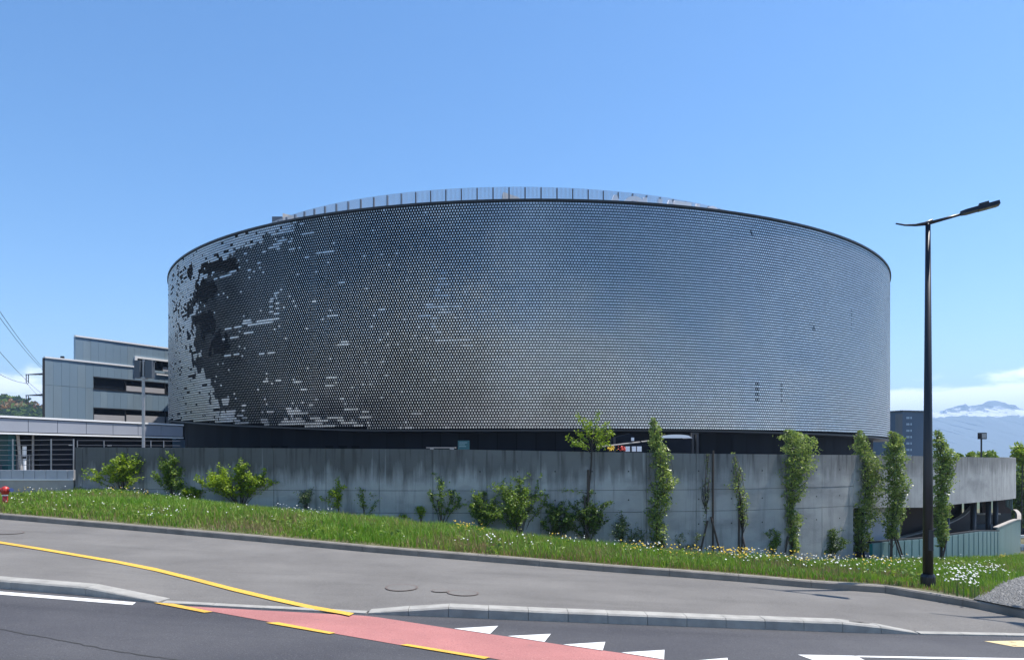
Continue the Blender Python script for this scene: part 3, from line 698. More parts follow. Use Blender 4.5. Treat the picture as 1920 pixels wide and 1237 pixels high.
lp = np.concatenate([(base + idx[None, :]), (base[:, :, None] + sk[None]).reshape(ND, -1)], 1)       # one octagon + 8 quads
tot = np.tile(np.array([8] + [4] * 8), ND); st = np.concatenate([[0], np.cumsum(tot)[:-1]])
me.loops.add(lp.size); me.loops.foreach_set('vertex_index', lp.ravel().astype(np.int32))
me.polygons.add(len(tot)); me.polygons.foreach_set('loop_start', st.astype(np.int32)); me.polygons.foreach_set('loop_total', tot.astype(np.int32))
me.materials.append(M['disc']); me.materials.append(M['disc_rim']); me.polygons.foreach_set('use_smooth', np.zeros(len(tot), bool)); me.polygons.foreach_set('material_index', np.tile(np.array([0] + [1] * 8, np.int32), ND)); me.update(calc_edges=True)
o = link('disc_cladding', me, drum); tag(o, kind='stuff')

# plinth panels
PR = 28.75; npl = 64
ring_band('plinth_core', PR - .08, PR - .4, -1.2, lambda t: hemz(t) - .1, M['backing'], drum)
for k in range(npl):
    t0 = -66 + 132 * k / npl + .06; t1 = -66 + 132 * (k + 1) / npl - .06
    ring_band('cladding_panel', PR + (.012 if k % 3 else 0), PR - .07, -1.0, lambda t: hemz(t) - .125, M['cladding'] if k % 2 else M['cladding2'], drum, t0, t1, 3, False)
for px0, px1 in ((362, 367), (376, 382), (391, 397), (401, 406), (476, 488), (510, 521), (528, 540), (611, 625), (635, 651), (660, 674)):
    t0 = cyl_hit(px0, 830, PR)[0]; t1 = cyl_hit(px1, 830, PR)[0]
    ring_band('doorway', PR + .03, PR + .014, -1.0, .45, M['backing'], drum, t0, t1, 2, False)

# rooftop screen ring: posts, mid rail, slatted panels
SC = Vector((0.3, 67.9)); SR = 24.2; SZ0, SZ1 = 13.0, 15.8
screen = link('roof_screen', None, drum); screen.location = (0, 0, 0)
def scyl(th, r=SR): t = R_(th); return Vector((SC.x + r * math.sin(t), SC.y - r * math.cos(t)))
NP = 160; dth = 360 / NP
pm = MB(); wpan = 2 * math.pi * SR / NP
for k in range(12):
    x = -wpan / 2 + wpan * (k + .5) / 12; pm.box(x - .019, x + .019, -.004, .004, 0, SZ1 - SZ0)
pmesh = pm.build('screen_panel', M['screen']); pme = pmesh.data; bpy.data.objects.remove(pmesh)
pb = MB(); pb.box(-.03, .03, -.05, .10, 0, SZ1 - SZ0 - .05); pb.box(-.5 * wpan, .5 * wpan, -.06, -.02, 1.9, 1.97)
tmp = pb.build('screen_post', M['screenpost']); pbe = tmp.data; bpy.data.objects.remove(tmp)
for k in range(-34, 35):
    q = scyl(k * dth); o = bpy.data.objects.new('screen_panel', pme); col.objects.link(o); o.parent = screen
    o.location = Vector((q.x - DC.x, q.y - DC.y, SZ0)); o.rotation_euler = (0, 0, R_(k * dth))
    q = scyl((k + .5) * dth); o = bpy.data.objects.new('screen_post', pbe); col.objects.link(o); o.parent = screen
    o.location = Vector((q.x - DC.x, q.y - DC.y, SZ0)); o.rotation_euler = (0, 0, R_((k + .5) * dth))
# plant rooms on the roof
def room(px0, px1, ytop, Y, dep, side):
    a = P(px0, ytop, Y); c_ = P(px1, ytop, Y); bb = MB(); z1 = a.z
    bb.prism([(a.x, a.y), (c_.x, c_.y + 1.0), (c_.x + .4, c_.y + dep), (a.x - .3, a.y + dep)], 12.8, z1)
    o = bb.build('plant_room', M['penthouse'], drum)
room(530, 560, 400, 52.5, 3.5, 0)
room(943, 974, 360, 46.5, 3.0, 0)
bb = MB(); a = P(510, 406, 52.7); c_ = P(530, 402, 52.7); bb.prism([(a.x, a.y), (c_.x - .05, c_.y), (c_.x - .05, c_.y + 3), (a.x, a.y + 3)], 12.8, a.z); bb.build('plant_room', M['screenpost'], drum)
# sign letters
for i, ch in enumerate('AQUATIS'):
    cu = bpy.data.curves.new('sign_letter', 'FONT'); cu.body = ch; cu.size = 1.95; cu.extrude = .06; cu.align_x = 'CENTER'; cu.offset = .03
    t = bpy.data.objects.new('tmp', cu); col.objects.link(t)
    dg = bpy.context.evaluated_depsgraph_get(); me = bpy.data.meshes.new_from_object(t.evaluated_get(dg)); bpy.data.objects.remove(t)
    me.materials.clear(); me.materials.append(M['letter'])
    th = cyl_hit(1154, 370, 25.9)[0] + i * (1.15 / 25.9 * 57.3) * (.93 if i > 3 else 1)
    x, y = cyl(th, 25.9); o = bpy.data.objects.new('sign_letter', me); col.objects.link(o); o.parent = drum
    o.location = Vector((x - DC.x, y - DC.y, 13.52)); o.rotation_euler = (R_(90), 0, R_(th))

# ------------------------------------------------------------------ left complex: zinc building
def facade_line(px0, Y0, vanish):
    a = Vector(((px0 - CX) / FPX * Y0, Y0)); d = Vector(((vanish - CX) / FPX, 1)).normalized(); return a, d
A, D = facade_line(84, 60, 1780); NRM = Vector((D.y, -D.x))          # outward (towards camera)
def fpos(px, off=0.0):
    """point on the facade plane under picture column px (off > 0 : proud)"""
    u = (px - CX) / FPX; a = A + NRM * off; s = (u * a.y - a.x) / (D.x - u * D.y); return s
def fpt(s, off=0.0): q = A + D * s + NRM * off; return q
def fz(px, py): s = fpos(px); return -(py - HY) / FPX * fpt(s).y
zb = empty('zinc_building', (A.x, A.y, -2), 'blue grey zinc clad building with ribbon windows left of the drum', 'building')
def fbox(parent, name, s0, s1, z0, z1, o0, o1, m):
    bb = MB(); q = [fpt(s0, o0), fpt(s1, o0), fpt(s1, o1), fpt(s0, o1)]; bb.prism([(p.x, p.y) for p in q][::-1], z0, z1); return bb.build(name, m, parent)
Z1 = fz(84, 671); Z2 = fz(141, 631); s_end = fpos(372); s141 = fpos(141)
s_w = fpos(175); s_step = fpos(252)
wz = [(fz(175, 706), fz(175, 729)), (fz(175, 764), fz(175, 789))]
# core volume, then standing seam panels in front
def skew_core(s0, s1, z0, z1, e, off):
    a, c_ = fpt(s0, off), fpt(s1, off); bb = MB(); bb.prism([(a.x, a.y), (c_.x, c_.y), (c_.x + e[0], c_.y + e[1]), (a.x + e[0], a.y + e[1])], z0, z1); bb.build('core', M['zinc'], zb)
skew_core(.05, s_end, -2, Z1 - .02, (-4.2, 8.0), -.25)
skew_core(s141 + .05, s_end, Z1 - .02, Z2 - .05, (-3.8, 8.0), -.25)
sw = .62
def panels(s0, s1, z0, z1, off=0.0):
    n = max(1, int(round((s1 - s0) / sw)))
    for k in range(n):
        a = s0 + (s1 - s0) * k / n; c_ = s0 + (s1 - s0) * (k + 1) / n
        fbox(zb, 'zinc_panel', a + .006, c_ - .006, z0 + .008, z1 - .008, -.24, off + random.choice((0, .004, .01)), M['zinc'] if random.random() < .72 else M['zinc2'])
zmid = fz(84, 721)
panels(0, s_w, -2, zmid); panels(0, s_w, zmid, Z1)
panels(s_w, s_end, -2, wz[1][1]); panels(s_w, s_end, wz[1][0], wz[0][1]); panels(s_w, s_step, wz[0][0], Z1); panels(s_step, s_end, wz[0][0], fz(252, 690))
panels(s141, s_step, Z1, Z2); sup = fpos(250)
zu0, zu1 = fz(262, 697), fz(262, 672)
panels(s_step, s_end, zu1, Z2); panels(s_step, s_end, fz(252, 690), zu0)
# ribbon windows: frames, blinds, panes
def ribbon(s0, s1, z0, z1, pat, lab=None):
    fr = fbox(zb, 'ribbon_window', s0, s1, z0, z1, -.24, -.20, M['glassdark'])
    fbox(fr, 'sill', s0, s1, z0 - .03, z0 + .05, -.19, .05, M['darksteel']); fbox(fr, 'lintel', s0, s1, z1 - .05, z1 + .03, -.19, .03, M['darksteel'])
    s = s0; i = 0
    while s < s1 - .5:
        w = pat[i % len(pat)]; e_ = min(s + abs(w), s1)
        fbox(fr, 'frame', s, s + .08, z0 + .051, z1 - .051, -.199, -.05, M['darksteel'])
        if w > 0: fbox(fr, 'blind', s + .12, e_ - .03, z0 + .06, z0 + (z1 - z0) * random.choice((.5, .58, .62)), -.199, -.1, M['blind'])
        else: fbox(fr, 'pane', s + .1, e_ - .03, z0 + .06, z1 - .08, -.199, -.18, M['glassdark'])
        s = e_; i += 1
ribbon(s_w, s_end, *wz[0][::-1], [-2.9, 3.9, -3.3, 3.9, -2.2])
ribbon(s_w, s_end, *wz[1][::-1], [2.9, 3.9, 3.3, 3.9, 2.2])
ribbon(fpos(255), s_end, zu0, zu1, [-2.6, 2.0, -1.8, 2.4])
fbox(zb, 'roof_edge', -.02, s_step, Z1, Z1 + .13, -.2, .08, M['whitemetal'])
fbox(zb, 'roof_edge', s141 - .02, s_end, Z2, Z2 + .13, -.2, .08, M['whitemetal'])
fbox(zb, 'white_reveal', s_step - .02, s_end, zu1 - .02, zu1 + .16, -.05, .14, M['whitemetal'])
fbox(zb, 'white_reveal', s_step - .02, s_step + .2, zu0 - .3, zu1 - .02, -.05, .14, M['whitemetal'])
fbox(zb, 'white_reveal', fpos(292), s_end, zu0 - .12, zu0 - .02, -.05, .14, M['whitemetal'])
fbox(zb, 'corner_trim', -.14, -.01, -2, Z1, -.1, .02, M['darksteel'])
q = fpt(fpos(117, -2), -2); bb = MB(); bb.tube([(q.x, q.y, Z1 - .1), (q.x, q.y, Z1 + .55)], .16, 8); bb.build('roof_vent', M['darksteel'], zb)

# canopy with fascia panels
CA = P(-70, 0, 32.2).xy; CB = P(343, 0, 44.2).xy; cd_ = (CB - CA).normalized(); cn = Vector((cd_.y, -cd_.x)); CL = (CB - CA).length
def cbox(parent, name, s0, s1, z0, z1, o0, o1, m):
    bb = MB(); q = [CA + cd_ * s0 + cn * o0, CA + cd_ * s1 + cn * o0, CA + cd_ * s1 + cn * o1, CA + cd_ * s0 + cn * o1]; bb.prism([(p.x, p.y) for p in q][::-1], z0, z1); return bb.build(name, m, parent)
def cs(px): u = (px - CX) / FPX; return (u * CA.y - CA.x) / (cd_.x - u * cd_.y)
can = empty('entrance_canopy', (CA.x, CA.y, 1), 'long flat entrance canopy with pale grey fascia panels and white edges', 'canopy')
ce = [cs(-70), cs(-5), cs(53), cs(108), cs(162), cs(212), cs(259), cs(302), cs(343)]
for i in range(8): cbox(can, 'fascia_panel', ce[i] + .015, ce[i + 1] - .015, 1.02, 1.62, -.08, 0, M['fascia'])
cbox(can, 'fascia_core', 0, CL, .98, 1.64, -9, -.081, M['joint']); cbox(can, 'top_edge', 0, CL, 1.66, 1.75, -9.1, .06, M['whitemetal']); cbox(can, 'bottom_edge', 0, CL, .90, .975, -.3, .04, M['whitemetal'])
cbox(can, 'soffit', .1, CL, .93, .97, -9, -.31, M['soffit'])
# dark entrance block under the canopy
eb = empty('entrance_block', (CA.x, CA.y + 4, -1), 'dark recessed entrance block under the canopy', 'entrance')
cbox(eb, 'wall', cs(97), CL, -2.2, .92, -5, -.8, M['cladding2'])
for a_, c_ in ((150, 156), (222, 229)): cbox(eb, 'wall_light', cs(a_), cs(c_), .42, .47, -.79, -.74, M['whitemetal'])
cbox(eb, 'side_wall', cs(-70), cs(4), -2.2, .92, -2.2, -1.8, M['cladding2'])
cbox(eb, 'low_wall', cs(-70), cs(42), -2.2, -.50, -1.6, -1.2, M['boxgrey'])
cbox(eb, 'teal_pillar', cs(38), cs(52), -2.2, .92, -1.4, -.8, M['teal'])
bb = MB(); a = CA + cd_ * cs(53) - cn * .7; bb.tube([(a.x, a.y, .9), (a.x + .25, a.y, -1.6)], .07, 8); bb.build('leaning_post', M['slab'], eb)
bb = MB(); a = CA + cd_ * cs(87) - cn * .9; bb.tube([(a.x, a.y, .9), (a.x, a.y, -1.6)], .05, 8); bb.build('column', M['steel'], eb)
bf = empty('bar_fence', (*(CA + cd_ * cs(75) - cn * 1.2), -1), 'low white bar fence seen through the canopy opening', 'fence')
for k in range(16):
    a = CA + cd_ * (cs(57) + (cs(96) - cs(57)) * k / 15) - cn * 1.3; bb = MB(); bb.tube([(a.x, a.y, -1.6), (a.x, a.y, -.10)], .018, 5); bb.build('bar', M['whitemetal'] if k % 2 else M['steel'], bf)
a = CA + cd_ * cs(57) - cn * 1.3; c_ = CA + cd_ * cs(96) - cn * 1.3; bb = MB(); bb.tube([(a.x, a.y, -.1), (c_.x, c_.y, -.1)], .025, 5); bb.build('rail', M['steel'], bf)
bo = empty('bollard_light', (*(CA + cd_ * cs(60) - cn * .5), -1.2), 'white bollard light with a dark band behind the wire fence', 'bollard')
a = CA + cd_ * cs(60) - cn * .5
for z0, z1, mm, r in ((-1.5, -.25, M['whitemetal'], .07), (-.25, -.12, M['darksteel'], .072), (-.12, .35, M['whitemetal'], .09)):
    bb = MB(); bb.tube([(a.x, a.y, z0), (a.x, a.y, z1)], r, 10); bb.build('shaft' if r < .08 else 'lamp_head', mm, bo)
# entrance forecourt ground
bb = MB(); bb.add([(-45, 27.6, -1.45), (P(150, 0, 27.6).x, 27.6, -1.45), (-19.5, 44, -1.45), (-26, 75, -1.45), (-60, 75, -1.45)], [(0, 1, 2, 3, 4)]); tag(bb.build('forecourt', M['deck']), kind='structure')
# low panelled wall with slab foot
lw = empty('low_wall', P(70, 890, 27.4), 'low wall of pale square panels left of the stained concrete wall', 'wall')
LY = 27.3
def lx(px): return (px - CX) / FPX * LY
pe = [-64, -42, -21, 0, 22, 44, 65, 86, 107, 127, 138.5]
for i in range(len(pe) - 1):
    bb = MB(); bb.box(lx(pe[i]) + .008, lx(pe[i + 1]) - .008, LY, LY + .06, -.93, -.62); bb.build('wall_panel', M['lowpanel'], lw)
bb = MB(); bb.box(lx(-64), lx(138.5), LY + .061, LY + .35, -1.6, -.615); bb.build('core', M['lowpanel'], lw)
bb = MB(); bb.box(lx(-64), lx(138.5), LY - .05, LY + .03, -.985, -.94); bb.build('white_ledge', M['whitemetal'], lw)
bb = MB(); bb.box(lx(-64), lx(138.5), LY - .02, LY + .3, -2.2, -.99); bb.build('foot_slab', M['slab'], lw)
# wire fence
wf = empty('wire_fence', P(100, 880, 27.4), 'thin horizontal wire fence on top of the low panelled wall', 'fence')
FY = LY + .15
def fx(px): return (px - CX) / FPX * FY
for px_ in (-40, 24, 96, 138): bb = MB(); bb.tube([(fx(px_), FY, -.7), (fx(px_), FY, .54)], .028, 6); bb.build('post', M['steel'], wf)
for y in (825, 834, 843.5, 852.5, 862, 871.5): bb = MB(); z = -(y - HY) / FPX * FY; bb.tube([(fx(-60), FY, z), (fx(24), FY, z - .01), (fx(96), FY, z + .015), (fx(138), FY, z + .02)], .010, 4); bb.build('wire', M['wire'], wf)
wf2 = empty('wire_fence', P(240, 838, 28), 'wire fence on the terrace just behind the left end of the concrete wall', 'fence')
FY2 = 28.0
def fx2(px): return (px - CX) / FPX * FY2
for px_ in (145, 195, 283, 307): bb = MB(); bb.tube([(fx2(px_), FY2, -.4), (fx2(px_), FY2, .50)], .018, 5); bb.build('post', M['steel'], wf2)
for z in (.50, .32): bb = MB(); bb.tube([(fx2(145), FY2, z), (fx2(338), FY2, z - .02)], .008, 4); bb.build('wire', M['wire'], wf2)

# signal pole
sp_ = empty('signal_pole', P(269, 850, 29), 'tall grey pole with two dark flat boxes at its top, behind the wall', 'pole')
q = P(269, 838, 29)
bb = MB(); bb.tube([(q.x, 29, -.32), (q.x, 29, P(0, 675, 29).z)], .062, 8); bb.build('pole', M['steel'], sp_)
for x0, x1 in ((255, 265.5), (275, 288)):
    a = P(x0, 676, 29); c_ = P(x1, 709, 29); bb = MB(); bb.box(a.x, c_.x, 28.85, 29.1, c_.z, a.z); o = bb.build('signal_box', M['boxgrey'], sp_)
a = P(252, 677, 29); c_ = P(292, 679, 29); bb = MB(); bb.box(a.x, c_.x, 28.97, 29.03, c_.z, a.z); bb.build('bracket', M['boxgrey'], sp_)
bb = MB(); a = P(265, 674, 29); bb.box(a.x, P(276, 0, 29).x, 28.9, 29.05, P(0, 711, 29).z, P(0, 707, 29).z); bb.build('bracket', M['steel'], sp_)

# hydrant
hq = verge_at(4, 948)
hy = empty('fire_hydrant', hq, 'red fire hydrant with a blue cap standing in the grass at the left edge', 'hydrant')
s_ = hq.y / FPX
bb = MB(); bb.tube([hq, hq + Vector((0, 0, 19 * s_))], 4.5 * s_, 10); bb.build('stem', M['hydrant'], hy, smooth=True)
bb = MB(); bb.tube([hq + Vector((0, 0, 19 * s_)), hq + Vector((0, 0, 21.5 * s_))], 5 * s_, 10); bb.build('band', M['whitemetal'], hy)
bb = MB(); bb.tube([hq + Vector((0, 0, 21.5 * s_)), hq + Vector((0, 0, 30 * s_)), hq + Vector((0, 0, 35 * s_)), hq + Vector((0, 0, 37 * s_))], [6 * s_, 7.5 * s_, 5.5 * s_, 1 * s_], 12); bb.build('body', M['hydrant'], hy, smooth=True)
for sg in (-1, 1):
    bb = MB(); c0 = hq + Vector((sg * 4 * s_, 0, 30 * s_)); bb.tube([c0, c0 + Vector((sg * 8 * s_, -2 * s_, 0))], 3.4 * s_, 10); bb.build('outlet', M['hydrant'], hy)
    bb = MB(); c0 = c0 + Vector((sg * 8 * s_, -2 * s_, 0)); bb.tube([c0, c0 + Vector((sg * 2.5 * s_, -1 * s_, 0))], 3.8 * s_, 10); bb.build('cap', M['blue'], hy)

# pylon + wires (far, behind the zinc building)
py_ = empty('power_pylon', P(96, 850, 120), 'power pylon hidden behind the zinc building with two arms showing at its left', 'pylon')
q = P(97, 850, 120); X0 = q.x
bb = MB()
for sx in (-1, 1):
    for sy in (-1, 1): bb.tube([(X0 + sx * 1.2, 120 + sy * 1.2, -10), (X0 + sx * .35, 120 + sy * .35, 13.2)], .07, 4)
for k in range(12):
    z = -10 + k * 1.9; w = 1.2 - .85 * (z + 10) / 23.2
    for sy in (-1, 1):
        bb.tube([(X0 - w, 120 + sy * w, z), (X0 + w, 120 + sy * w, z + 1.9)], .04, 4); bb.tube([(X0 + w, 120 + sy * w, z), (X0 - w, 120 + sy * w, z + 1.9)], .04, 4)
bb.build('mast', M['darksteel'], py_)
for y in (702, 741):
    z = -(y - HY) / FPX * 120; xl = P(48, 0, 120).x; bb = MB()
    for sy in (-.3, .3): bb.tube([(X0, 120 + sy, z), (xl, 120, z)], .07, 4); bb.tube([(X0, 120 + sy, z + .25), (xl, 120, z)], .05, 4)
    bb.build('cross_arm', M['darksteel'], py_)
    for dx in (0.1, .45): bb = MB(); bb.tube([(xl + dx, 120, z), (xl + dx, 120, z - 1.35)], .075, 6); bb.build('insulator', M['darksteel'], py_)
    bb = MB(); bb.tube([(xl + .1, 120, z - 1.3), (xl + .28, 120, z - 1.6), (xl + .45, 120, z - 1.3)], .04, 5); bb.build('insulator', M['darksteel'], py_)
wl_ = [((-60, 495, 55), (83, 692, 120)), ((-60, 512, 55), (84, 697, 120)), ((-60, 590, 55), (84, 742, 120)), ((-60, 665, 60), (51, 719, 120)), ((51, 719, 120), (84, 746, 150))]
labs = ['uppermost power line running down to the zinc building', 'power line just under the uppermost one', 'middle power line at the left edge of the sky', 'lowest power line ending at the upper pylon insulators', 'short power line dropping from the upper insulators behind the zinc building']
for (a, c_), lb in zip(wl_, labs):
    A3, B3 = P(*a), P(*c_); pts = [A3.lerp(B3, t) - Vector((0, 0, math.sin(math.pi * t) * .5)) for t in np.linspace(0, 1, 8)]
    bb = MB(); bb.tube(pts, .028, 4); o = bb.build('power_line', M['darksteel']); tag(o, lb, 'power line', 'overhead power lines')

# ------------------------------------------------------------------ things on the terrace
t_y = 31.0
def tb(name, label, cat, x0, x1, y0, y1, Y, m, group=None, dep_=.3):
    a = P(x0, y0, Y); c_ = P(x1, y1, Y); bb = MB(); bb.box(a.x, c_.x, Y, Y + dep_, c_.z, a.z); o = bb.build(name, m); tag(o, label, cat, group); return o
bn = empty('bench', P(827, 845, 28.2), 'low pale timber bench on the terrace behind the wall top', 'bench')
bb = MB(); a = P(799, 838, 28.2); c_ = P(854, 839.6, 28.2); bb.box(a.x, c_.x, 28.2, 28.6, c_.z, a.z); bb.build('seat', M['slab'], bn)
for x0, x1 in ((806, 812), (843, 850)):
    a = P(x0, 839.7, 28.2); c_ = P(x1, 845, 28.2); bb = MB(); bb.box(a.x, c_.x, 28.25, 28.5, -.32, a.z); bb.build('leg', M['lowpanel'], bn)
ts = empty('information_sign', P(869, 840, 34.5), 'small teal information board against the dark plinth', 'sign')
a = P(858.5, 825.5, 34.5); c_ = P(880, 848, 34.5); bb = MB(); bb.box(a.x, c_.x, 34.5, 34.58, -.32, a.z); bb.build('board', M['teal'], ts)
for yy, w in ((829, 15), (832.5, 11), (836, 13)): a = P(861, yy, 34.49); bb = MB(); bb.box(a.x, a.x + w * 34.49 / FPX, 34.485, 34.495, a.z - .025, a.z); bb.build('text_line', M['tealglass'], ts)
bo_ = empty('booth', P(1268, 850, 33), 'dark booth with a pale rounded roof behind the wall, right of the tall poplar', 'booth')
a = P(1240, 822, 33); c_ = P(1296, 850, 33); bb = MB(); bb.box(a.x, c_.x, 33, 34.6, -.32, a.z); bb.build('body', M['cladding'], bo_)
bb = MB(); z = P(0, 821, 33).z; n = 8; pr = [(a.x - .05 + (c_.x - a.x + .1) * k / n, z + .16 * math.sin(math.pi * min(1, max(.06, k / n)) ** 1.0) ** .35) for k in range(n + 1)]
vv = [(x, 32.95, zz) for x, zz in pr] + [(x, 34.7, zz) for x, zz in pr] + [(pr[0][0], 32.95, z), (pr[-1][0], 32.95, z), (pr[0][0], 34.7, z), (pr[-1][0], 34.7, z)]
bb.add(vv, [(i, i + 1, n + 1 + i + 1, n + 1 + i) for i in range(n)] + [tuple([2 * n + 2] + [2 * n + 3] + list(range(n, -1, -1)))]); bb.build('roof', M['whitemetal'], bo_)
gp_ = empty('gate_frame', P(1305, 850, 33.2), 'pair of dark slim posts right of the booth', 'gate')
for x0, x1, y in ((1297, 1301, 813), (1306, 1310, 812)): a = P(x0, y, 33.2); c_ = P(x1, 850, 33.2); bb = MB(); bb.box(a.x, c_.x, 33.2, 33.4, -.32, a.z); bb.build('post', M['darksteel'], gp_)
a = P(1297, 812, 33.2); c_ = P(1310, 814, 33.2); bb = MB(); bb.box(a.x, c_.x, 33.18, 33.42, c_.z, a.z + .03); bb.build('lintel', M['darksteel'], gp_)
aw = empty('awning', P(1170, 840, 33), 'dark folded awning with a pale slanting pole left of the tall poplar', 'awning')
bb = MB(); bb.tube([P(1118, 838, 32.6), P(1222, 825.5, 33.4)], .035, 6); bb.build('pole', M['slab'], aw)
bb = MB(); a = [P(1146, 838, 33.2), P(1150, 820, 33.2), P(1182, 812, 33.2), P(1214, 836, 33.2)]
bb.add(list(a) + [p + Vector((0, .8, 0)) for p in a], [(0, 3, 2, 1), (4, 5, 6, 7), (0, 1, 5, 4), (1, 2, 6, 5), (2, 3, 7, 6), (3, 0, 4, 7)]); bb.build('canvas', M['cladding'], aw)
bb = MB(); a = P(1152, 820, 33.1); bb.tube([(a.x, 33.1, -.32), (a.x, 33.1, a.z)], .05, 6); bb.build('post', M['darksteel'], aw)
lp_ = tb('wall_lamp', 'small white lamp hanging over the notices behind the wall', 'lamp', 1184, 1189, 820, 826, 33.0, M['paper'], dep_=.1)
for i, (x0, x1) in enumerate(((1173, 1181), (1185, 1192.5), (1194.5, 1203))):
    nb = empty('notice_board', P(x0, 846, 32.4), ['leftmost of three white notices above the wall top', 'middle one of three white notices above the wall top', 'rightmost of three white notices above the wall top'][i], 'notice', 'white notices behind the wall')
    a = P(x0, 836.5, 32.4); c_ = P(x1, 846, 32.4); bb = MB(); bb.box(a.x, c_.x, 32.4, 32.43, c_.z, a.z); bb.build('sheet', M['paper'], nb)
    bb = MB(); bb.box(a.x - .02, c_.x + .02, 32.432, 32.47, -.32, a.z + .02); bb.build('backboard', M['darksteel'], nb)
def pot(px_, m, lab):
    e_ = empty('flower_pot', P(px_, 850, 31.8), lab, 'flower pot'); q = P(px_, 846, 31.8)
    bb = MB(); bb.tube([(q.x, 31.8, -.32), (q.x, 31.8, q.z)], [.09, .12], 10); bb.build('pot', M['darksteel'], e_)
    bb = MB()
    for k in range(60):
        c0 = Vector((q.x, 31.8, q.z + .12)) + Vector((random.gauss(0, .07), random.gauss(0, .07), random.gauss(0, .05))); d1 = Vector((random.uniform(-1, 1), random.uniform(-1, 1), random.uniform(-1, 1))).normalized() * .03; d2 = d1.orthogonal().normalized() * .03
        bb.add([c0 - d1, c0 + d2, c0 + d1, c0 - d2], [(0, 1, 2, 3)])
    bb.build('flowers', m, e_)
pot(1168, M['redflower'], 'pot of red flowers beside the white notices'); pot(1146, M['yellowpetal'], 'pot of yellow flowers left of the red ones')

# spotlight, tower block, right hand background
sl = empty('spotlight_post', P(1840, 855, 42), 'spotlight with a square head on a thin post above the wall at right', 'spotlight')
q = P(1840, 860, 42); bb = MB(); bb.tube([(q.x, 42, -3), (q.x, 42, P(0, 822, 42).z)], .05, 6); bb.build('post', M['darksteel'], sl)
a = P(1835, 811, 42); c_ = P(1846, 823, 42); bb = MB(); bb.box(a.x, c_.x, 41.8, 42.1, c_.z, a.z); o = bb.build('head', M['darksteel'], sl)
bb = MB(); bb.box(a.x + .05, c_.x - .05, 41.78, 41.798, c_.z + .05, a.z - .05); bb.build('lens', M['steel'], sl)
tw = empty('tower_block', P(1700, 850, 150), 'distant blue grey tower block with pairs of small windows between drum and lamp post', 'building')
a = P(1692, 772, 150); c_ = P(1733, 772, 152); l = P(1668, 773, 153)
bb = MB(); bb.prism([(a.x, a.y), (c_.x, c_.y), (c_.x + 1, c_.y + 14), (l.x, l.y + 14), (l.x, l.y)], -14, a.z); bb.build('wall', M['tower'], tw)
bb = MB(); bb.prism([(a.x - .02, a.y - .05), (a.x - .6, a.y + .35), (l.x + .5, l.y - .1), (l.x + .5, l.y - .35)][::1], -14, a.z - .4); bb.build('side_face', M['towerside'], tw)
bb = MB(); bb.prism([(a.x - .1, a.y - .15), (c_.x + .1, c_.y - .15), (c_.x + 1.1, c_.y + 14), (l.x - .1, l.y + 14), (l.x - .1, l.y - .15)], a.z, a.z + .35); bb.build('roof', M['darksteel'], tw)
for r in range(7):
    for x in (1702, 1705, 1709.5):
        y = 781 + r * 12; q0 = P(x - 1.2, y, 149.6 + (x - 1692) * .05); q1 = P(x + 1.4, y + 3.8, q0.y); yy = q0.y + .30
        bb = MB(); bb.box(q0.x, q1.x, yy - .05, yy + .6, q1.z, q0.z); bb.build('window', M['windowpale'], tw)

def leaf_cloud(pts, size, m, name, parent, seed=1, up=.25):
    r = np.random.default_rng(seed); n = len(pts); pts = np.asarray(pts)
    d = r.normal(size=(n, 3)); d[:, 2] *= .7; d /= np.linalg.norm(d, axis=1)[:, None]
    e_ = r.normal(size=(n, 3)); e_ -= (e_ * d).sum(1)[:, None] * d; e_ /= np.linalg.norm(e_, axis=1)[:, None]
    s = (size * 1.35 * r.uniform(.6, 1.25, n))[:, None]
    nn_ = np.cross(d, e_)
    a = pts - d * s; b_ = pts + e_ * s * .62 + nn_ * s * .15; c2 = pts + d * s; d2 = pts - e_ * s * .62 + nn_ * s * .15
    V = np.stack([a, b_, c2, d2], 1).reshape(-1, 3); Fq = np.arange(n * 4).reshape(n, 4)
    return fastmesh(name, V, Fq, m, parent)
# trees at the right edge, bushes over the wall
def blob_tree(name, c, rx, rz, n, size, m, label, cat, seed, trunk=True, group=None, basez=None):
    e_ = empty(name, (c[0], c[1], basez if basez is not None else c[2] - rz), label, cat, group); r = np.random.default_rng(seed)
    nb = 26; cen = r.normal(size=(nb, 3)); cen /= np.linalg.norm(cen, axis=1)[:, None]; cen *= r.uniform(.35, .8, (nb, 1)) * np.array([rx, rx, rz])
    k = r.integers(0, nb, n); rr = r.normal(size=(n, 3)) * np.array([rx, rx, rz]) * .2
    pts = np.array(c) + cen[k] + rr
    leaf_cloud(pts, size, m, 'crown', e_, seed)
    bz = basez if basez is not None else c[2] - rz
    bb = MB(); bb.tube([(c[0], c[1], bz - .3), (c[0] + .1, c[1], c[2] - rz * .3), (c[0], c[1], c[2] + rz * .3)], [rx * .07, rx * .05, rx * .02], 7)
    for j in range(6): q = cen[j]; bb.tube([(c[0], c[1], c[2] - rz * .4), (c[0] + q[0], c[1] + q[1], c[2] + q[2])], [rx * .03, rx * .01], 5)
    bb.build('trunk', M['bark'], e_)
q = P(1935, 925, 62); blob_tree('tree', (q.x, q.y, q.z), 2.2, 3.6, 7000, .13, M['leaf_mid'], 'leafy green tree cut off by the right edge beyond the ramp', 'tree', 51, basez=-9)
q = P(1915, 860, 60); blob_tree('tree', (q.x, q.y, q.z + .3), .9, .9, 1500, .10, M['leaf_bright'], 'small brighter treetop just above the end of the concrete wall', 'tree', 52, basez=-6)
